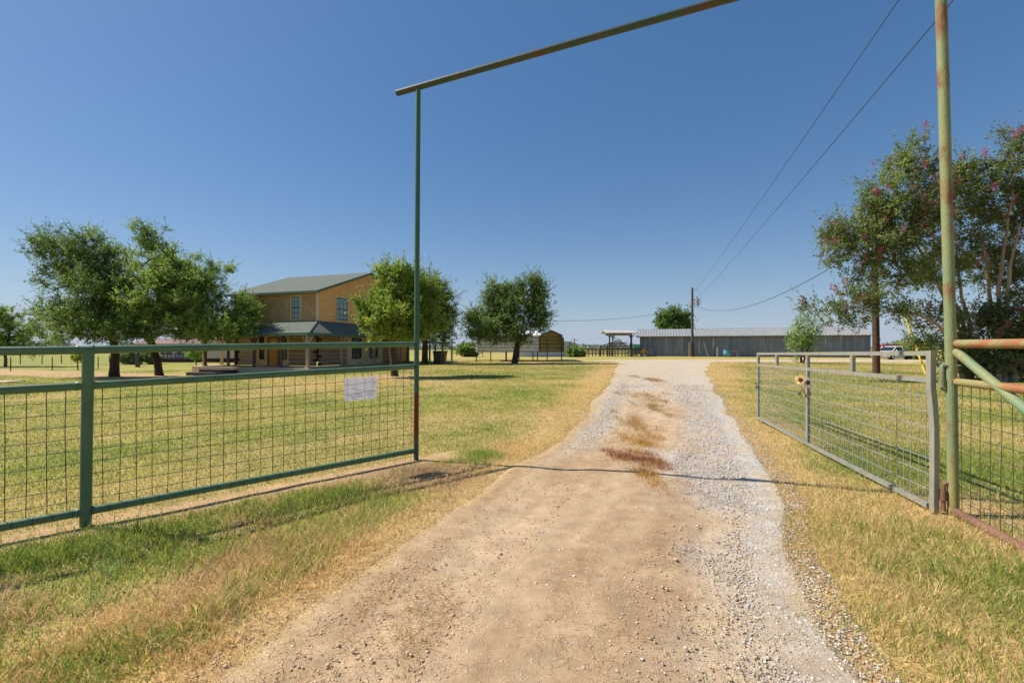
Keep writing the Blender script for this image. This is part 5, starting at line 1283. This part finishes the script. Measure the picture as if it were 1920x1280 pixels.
mb = MB(); mb.tube([(-1.0, 0, 1.0), (-.85, 0, 1.0), (.85, 0, 1.0), (1.0, 0, 1.0)], [.6, .85, .85, .6], 18); mb.build("drum", M("dark_green_tank", lin(40, 84, 60), lin(52, 98, 70), 3, .5), t, True)
for sx in (-.6, .6): MB().b2((sx - .12, -.6, 0), (sx + .12, .6, .45)).build("cradle", DECKD, t)
# low panel of wire and pipe right of the deck
q = onground(X(1208), Y - 1.8)
t = thing("cattle_panel", "short rusty cattle panel propped between the deck and the long shed", "panel", q)
mb = MB(); mb.sq([(-.8, 0, 0), (-.8, 0, 1.2), (.75, 0, 1.2), (.75, 0, 0)], .05); mb.sq([(-.8, 0, .1), (.75, 0, .1)], .045); mb.build("frame", RUST, t)
mb = MB()
for i in range(1, 6): mb.tube([(-.8 + i * .26, 0, .1), (-.8 + i * .26, 0, 1.2)], .012, 5, False)
for i in range(1, 5): mb.tube([(-.8, 0.01, .1 + i * .22), (.75, 0.01, .1 + i * .22)], .012, 5, False)
mb.build("wire_mesh", WIREZ, t)

# ------------------------------------------------------------------ poles and wires
def pole(name, label, base, h, r, m, top_off=(0, 0), cross=False):
    t = thing(name, label, "utility pole", base)
    MB().tube([(0, 0, -.3), (top_off[0] * .5, top_off[1] * .5, h * .5), (top_off[0], top_off[1], h)], [r, r * .88, r * .72], 14).build("pole_shaft", m, t, True)
    if cross:
        mb = MB(); mb.box((0, -r - .06, h - .5), (2.4, .12, .14), bev=.01)
        for x in (-1.05, 0, 1.05): mb.tube([(x, -r - .06, h - .43), (x, -r - .06, h - .2)], .06, 8)
        mb.build("crossarm", m, t)
    return t
b1 = onground(W(1298, 650, 67.2).x, 67.2) if False else G(1298, 668.2); b1 = onground((1298 - 960) / F * 64.8, 64.8)
ph = CAM_H + (650 - 539.5) / F * 64.8
t = pole("utility_pole", "grey utility pole carrying a transformer in front of the long shed", b1, ph, .19, GREYPOLE)
XF = M("transformer_grey", lin(168, 172, 172), lin(150, 155, 156), 3, .5)
tz = CAM_H + (650 - 566) / F * 64.8
mb = MB(); mb.tube([(.62, -.1, tz - .52), (.62, -.1, tz + .42), (.62, -.1, tz + .5)], [.33, .33, .25], 18); mb.b2((.1, -.16, tz + .2), (.32, -.04, tz + .32)); mb.b2((.1, -.16, tz - .4), (.32, -.04, tz - .28)); trf = mb.build("transformer", XF, t, True)
mb = MB(); mb.tube([(.62, -.1, tz + .5), (.62, -.1, tz + .66), (.62, -.1, tz + .82)], [.05, .085, .03], 10); mb.build("bushing", M("porcelain", lin(120, 110, 104), rough=.3), trf)
mb = MB(); mb.tube([(.9, -.1, tz - .4), (1.15, -.15, tz - .1), (1.2, -.15, tz + .3), (.95, -.1, tz + .45)], .025, 6, False); mb.tube([(.62, -.2, tz - .5), (.9, -.2, tz - .75), (.5, -.2, tz - .8), (.15, -.15, tz - .65)], .025, 6, False); mb.build("lead_wire", BLACK, t)
mb = MB(); mb.bar((.05, 0, ph - .3), (.75, -.05, ph - .28), .06); mb.tube([(.72, -.06, ph + .05), (.95, -.06, ph - .1), (.9, -.06, ph - .6), (.75, -.06, ph - .45), (.72, -.06, ph - .1)], .02, 6, False); mb.build("cutout", XF, t)
mb = MB(); mb.b2((-.3, -.28, .1), (-.12, -.1, 1.9)); mb.box((.0, -.27, 1.3), (.3, .16, .5), bev=.02); mb.tube([(.16, -.24, 0), (.16, -.24, 2.4)], .04, 8); mb.build("meter_box", GREYPOLE, t)
b2_ = G(1643.5, 700)
t = pole("utility_pole", "dark brown utility pole among the crape myrtle branches", b2_, 7.9, .17, POLEWOOD, (-.12, 0))
t = pole("utility_pole", "distant utility pole with a crossarm right of the white shed", onground((1077 - 960) / F * 170, 170), CAM_H + (650 - 634) / F * 170, .2, GREYPOLE, cross=True)
t = pole("utility_pole", "distant thin utility pole seen through the roofed stand", onground((1152.5 - 960) / F * 190, 190), CAM_H + (650 - 631.5) / F * 190, .17, GREYPOLE, cross=True)
WIRE = M("dark_cable", lin(60, 62, 68), rough=.6)
def cable(name, label, p0, p1, sag, r, n=24, taper=None):
    p0 = Vector(p0); p1 = Vector(p1); pts = []
    for i in range(n + 1):
        f = i / n; p = p0.lerp(p1, f); p.z -= sag * 4 * f * (1 - f); pts.append(p)
    o = MB().tube([p - p0 for p in pts], r, 6, False).build(name, WIRE); o.location = p0; return tag(o, label, "wire")
T1 = Vector((b1.x, b1.y, 0))
e1 = Vector((.823 * 10.6, 10.6, CAM_H + .762 * 10.6)); dirA = (e1 - (T1 + Vector((.4, -.3, ph - .3)))); 
cable("power_line", "upper overhead line rising from the transformer pole, left of the two", T1 + Vector((.4, -.1, ph - .25)), e1 + dirA * .45, .55, .011)
e2 = Vector((.928 * 9.3, 9.3, CAM_H + .762 * 9.3)); p_ = T1 + Vector((.6, -.1, ph - 1.5)); dirB = e2 - p_
cable("power_line", "lower overhead line rising from the transformer pole, right of the two", p_, e2 + dirB * .45, .55, .011)
cable("service_cable", "sagging cable between the transformer pole and the dark brown pole", T1 + Vector((.8, -.1, tz - .75)), b2_ + Vector((-.1, 0, 7.0)), 1.75, .022)
cable("service_cable", "long low cable from the transformer pole towards the log house", T1 + Vector((-.1, -.1, tz - .75)), Vector((-9.6, 42.0, 5.0)), 1.55, .02, 40)
# guy wire with yellow guard
g0 = G(1738, 707.5); g1 = b2_ + Vector((-.1, 0, 7.5)); gd = (g1 - g0)
t = thing("guy_wire", "steel guy wire with a yellow guard running up to the brown pole", "guy wire", g0)
MB().tube([(0, 0, -.05), gd], .008, 6, False).build("strand", WIREZ, t)
MB().tube([gd * .02, gd * .39], .05, 10).build("guard", M("yellow_guard", lin(228, 196, 70), lin(208, 176, 66), 3, .5), t, True)

# ------------------------------------------------------------------ pale long house at the back left
Y = 60.0; mx0 = W(246, 650, Y).x; mx1 = W(398, 650, Y).x
gzl = -.6
t = thing("mobile_home", "pale pink single storey house with a dark skirting behind the trees", "house", (mx0, Y, gzl), 0)
MW = M("pale_siding", lin(206, 190, 182), lin(192, 176, 168), 1, .8); SK = M("dark_skirting", lin(84, 62, 56), lin(62, 50, 48), 2, .9); RD = M("dull_red_roof", lin(140, 112, 106), lin(118, 98, 94), 2, .8)
w_ = mx1 - mx0; wt = CAM_H + (650 - 645.5) / F * Y - gzl; wb = CAM_H + (650 - 671) / F * Y - gzl
mb = MB(); mb.b2((0, 0, wb), (w_, 8, wt)); mb.b2((w_ - .02, -1.5, wb - .003), (w_ + 4.6, 8.5, wt - .02)); mb.prism([(w_ - .02, -1.5, wt - .02), (w_ + 4.6, -1.5, wt - .02), (w_ + .4, -1.5, wt + .75)], (0, .05, 0)); mb.build("wall", MW, t)
mb = MB(); mb.b2((.05, .02, -.2), (w_ - .1, 7.9, wb)); mb.b2((w_ + .05, -1.45, -.2), (w_ + 4.5, 8.4, wb - .01)); mb.build("skirting", SK, t)
mb = MB(); mb.prism([(-.3, -.4, wt), (w_, -.4, wt), (w_, 4, wt + .8), (-.3, 4, wt + .8)], (0, 0, .08)); mb.prism([(-.3, 4.01, wt + .8), (w_, 4.01, wt + .8), (w_, 8.4, wt), (-.3, 8.4, wt)], (0, 0, .08))
mb.prism([(w_ - .3, -1.8, wt - .1), (w_ + .4, -1.8, wt + .82), (w_ + .4, 8.8, wt + .82), (w_ - .3, 8.8, wt - .1)], (0, 0, .1)); mb.prism([(w_ + .403, -1.8, wt + .82), (w_ + 4.9, -1.8, wt - .02), (w_ + 4.9, 8.8, wt - .02), (w_ + .403, 8.8, wt + .82)], (0, 0, .1)); mb.build("roof", RD, t)
DK = M("dark_window", lin(80, 66, 62), rough=.15, spec=.5)
for px0, px1 in ((282, 290), (302.5, 308.5), (311.5, 322.5), (332.5, 340)):
    x0 = W(px0, 650, Y).x - mx0; x1 = W(px1, 650, Y).x - mx0; z1 = CAM_H + (650 - 656) / F * Y - gzl; z0 = z1 - .62
    mb = MB(); mb.b2((x0 - .06, -.05, z0 - .06), (x1 + .06, -.002, z1 + .06)); wo = mb.build("window", WH, t); mb = MB(); mb.b2((x0, -.06, z0), (x1, -.051, z1)); mb.build("pane", DK, wo)
x0 = W(324, 650, Y).x - mx0; mb = MB(); mb.b2((x0, -.05, wb), (x0 + .45, -.002, wb + 1.9)); mb.build("door", WH, t)
mb = MB(); mb.b2((w_ - 5.2, -1.6, -.1), (w_ - 1.2, -.06, wb - .1)); 
for i in range(9): x = w_ - 5.2 + i * .5; mb.b2((x - .03, -1.66, 0), (x + .03, -1.601, wb + .6))
mb.b2((w_ - 5.2, -1.7, wb + .55), (w_ - 1.2, -1.661, wb + .62)); mb.build("porch_deck", SK, t)

# left field: wire fences, grey post, slab
IRON = M("dark_iron_post", lin(66, 58, 52), rough=.8)
def wire_fence(label, pts, hs, r, wires, cont):
    b = Vector(pts[0]); t = thing("wire_fence", label, "fence", b)
    for p, h_ in zip(pts, hs):
        MB().tube([Vector(p) - b + Vector((0, 0, -.1)), Vector(p) - b + Vector((0, 0, h_))], r, 7).build("fence_post", IRON, t)
    mb = MB()
    for f in wires:
        mb.tube([Vector(p) - b + Vector((0, 0, h_ * f)) for p, h_ in zip(pts, hs)], .006, 4, False)
    mb.build("wire", WIREZ, t)
wire_fence("thin wire fence with dark posts beyond the green lawn on the left", [onground(*G(x_, y_)[:2]) for x_, y_ in ((-60, 697), (20, 695.5), (98, 694), (184, 691.5), (262, 689))], [1.15, 1.15, 1.12, 1.1, 1.1], .035, (.3, .5, .7, .92), 0)
wire_fence("farther wire fence of small dark posts across the left field", [onground(*G(x_, y_)[:2]) for x_, y_ in ((-20, 684.5), (38, 683), (79, 682.5), (115, 681.5), (160, 680.5), (205, 679.5))], [1.0] * 6, .045, (.4, .9), 0)
q = G(257.5, 688); board("wood_post", "stout grey post standing between two shrubs in front of the pale house", q, q + Vector((0, 0, 1.15)), .26, .26, GREYPOLE, "post")
q = G(5, 716); o = MB().box((0, 0, .02), (1.6, 1.0, .08), bev=.02).build("slab", CONC); o.location = q; tag(o, "small pale concrete slab on the lawn at the far left", "slab")
# wooden rail fence on the horizon right of the house
q0 = onground((846 - 960) / F * 70, 70); q1 = onground((905 - 960) / F * 70, 70)
t = thing("rail_fence", "low brown rail fence across the field left of the carport", "fence", q0)
for i in range(7):
    x = (q1.x - q0.x) * i / 6; MB().tube([(x, 0, -.1), (x, 0, 1.15)], .06, 7).build("fence_post", DECKD, t)
mb = MB()
for z_ in (.45, .8, 1.1): mb.bar((0, -.07, z_), (q1.x - q0.x, -.07, z_), .05, .1)
mb.build("rail", DECKD, t)

# ------------------------------------------------------------------ parked cars
TYRE = M("tyre_rubber", lin(30, 30, 32), rough=.85); RIM = M("alloy_rim", lin(170, 172, 176), rough=.35, metal=.6); CGL = M("car_glass", (.02, .025, .03), rough=.06, spec=.7)
LAMP = M("headlamp_lens", lin(200, 206, 212), rough=.1, spec=.7); DGRILL = M("dark_grille", lin(34, 36, 40), rough=.5)
def car(label, loc, head, body_c, L=4.4, Wc=1.8, Hc=1.58, hatch=True):
    t = thing("parked_car", label, "car", loc, head)
    CP_ = M("car_paint", body_c, rough=.28, spec=.5)
    # stations along +x (front at +L/2); section: half widths and heights
    st = [(-L / 2, .62, .86, .45, .95), (-L / 2 + .12, .80, .9, .30, 1.0), (-L * .32, .88, .9, .22, 1.03), (0, .9, .9, .22, 1.0), (L * .22, .89, .88, .22, .98), (L * .40, .84, .82, .24, .90), (L / 2 - .12, .74, .72, .28, .78), (L / 2, .60, .6, .38, .66)]
    mb = MB(); vs = []; n = 10
    for (x, wb_, wt_, z0, z1) in st:
        zm = z0 + (z1 - z0) * .55
        vs += [(x, -wb_ * .9, z0), (x, -wb_, z0 + .12), (x, -wb_ * 1.0, zm), (x, -wt_ * .97, z1 - .06), (x, -wt_ * .88, z1), (x, wt_ * .88, z1), (x, wt_ * .97, z1 - .06), (x, wb_, zm), (x, wb_, z0 + .12), (x, wb_ * .9, z0)]
    fs = []
    for i in range(len(st) - 1):
        for k in range(n): j = (k + 1) % n; fs.append((i * n + k, i * n + j, (i + 1) * n + j, (i + 1) * n + k))
    fs.append(tuple(range(n))); fs.append(tuple((len(st) - 1) * n + k for k in range(n - 1, -1, -1)))
    mb.add(vs, fs)
    # roof
    rx0, rx1 = (-L * .42, L * .06); zr_ = Hc
    rf_ = [(-L * .45, .78, .98), (rx0 + .1, .66, zr_ - .06), (-L * .15, .66, zr_), (rx1, .63, zr_ - .04), (L * .26, .78, .97)]
    vs = []
    for (x, hw_, z) in rf_[1:4]: vs += [(x, -hw_, z - .05), (x, -hw_ * .85, z), (x, hw_ * .85, z), (x, hw_, z - .05), (x, hw_, z - .09), (x, -hw_, z - .09)]
    fs = []
    for i in range(2):
        for k in range(6): j = (k + 1) % 6; fs.append((i * 6 + k, i * 6 + j, (i + 1) * 6 + j, (i + 1) * 6 + k))
    fs.append(tuple(range(6))); fs.append(tuple(12 + k for k in range(5, -1, -1))); mb.add(vs, fs)
    for sy in (-1, 1):                                          # pillars
        mb.bar((rx1, sy * .62, zr_ - .08), (L * .26, sy * .78, .96), .07); mb.bar((-L * .15, sy * .66, zr_ - .06), (-L * .13, sy * .84, .98), .08); mb.bar((rx0 + .12, sy * .65, zr_ - .1), (-L * .44, sy * .80, .98), .14)
    mb.build("body", CP_, t, True)
    mb = MB(); zz_ = zr_ - .085
    b_lo = [(L * .25, .76), (-L * .43, .78)]; b_hi = [(rx1 - .02, .60), (rx0 + .14, .62)]
    vs = [(b_lo[0][0], -b_lo[0][1], .96), (b_lo[0][0], b_lo[0][1], .96), (b_lo[1][0], b_lo[1][1], .96), (b_lo[1][0], -b_lo[1][1], .96), (b_hi[0][0], -b_hi[0][1], zz_), (b_hi[0][0], b_hi[0][1], zz_), (b_hi[1][0], b_hi[1][1], zz_), (b_hi[1][0], -b_hi[1][1], zz_)]
    mb.add(vs, [(3, 2, 1, 0), (4, 5, 6, 7), (0, 1, 5, 4), (1, 2, 6, 5), (2, 3, 7, 6), (3, 0, 4, 7)]); mb.build("windows", CGL, t)
    for x in (L * .31, -L * .29):
        for sy in (-1, 1):
            w = MB(); w.tube([(x, sy * .70, .33), (x, sy * .72, .33), (x, sy * .9, .33), (x, sy * .915, .33)], [.28, .335, .335, .28], 20); wo = w.build("wheel", TYRE, t, True)
            w = MB(); w.tube([(x, sy * .90, .33), (x, sy * .922, .33)], .21, 16); w.build("rim", RIM, wo)
    for sy in (-1, 1):
        mb = MB(); mb.ell((L / 2 - .1, sy * .58, .66), (.12, .2, .085)); mb.build("headlight", LAMP, t, True)
        mb = MB(); mb.ell((L * .20, sy * .99, 1.0), (.06, .1, .07)); mb.bar((L * .2, sy * .84, .97), (L * .2, sy * .98, .98), .04); mb.build("mirror", CP_, t, True)
    mb = MB(); mb.b2((L / 2 - .07, -.38, .52), (L / 2 + .012, .38, .64), .02); mb.b2((L / 2 - .07, -.5, .38), (L / 2 + .005, .5, .46), .02); mb.build("grille", DGRILL, t)
    return t
xc, yc = (1671 - 960) / F * 50.5, 50.5
car("white and silver hatchback parked beyond the brown pole, nose to the left", (xc, yc, 0.0), math.atan2(-.375, -.927), lin(206, 204, 200), Hc=1.5)
car("red car parked behind the white one, only its roof and windscreen showing", ((1680 - 960) / F * 56.5, 56.5, 0), math.radians(-12), lin(158, 40, 52), L=4.6, Hc=1.72)
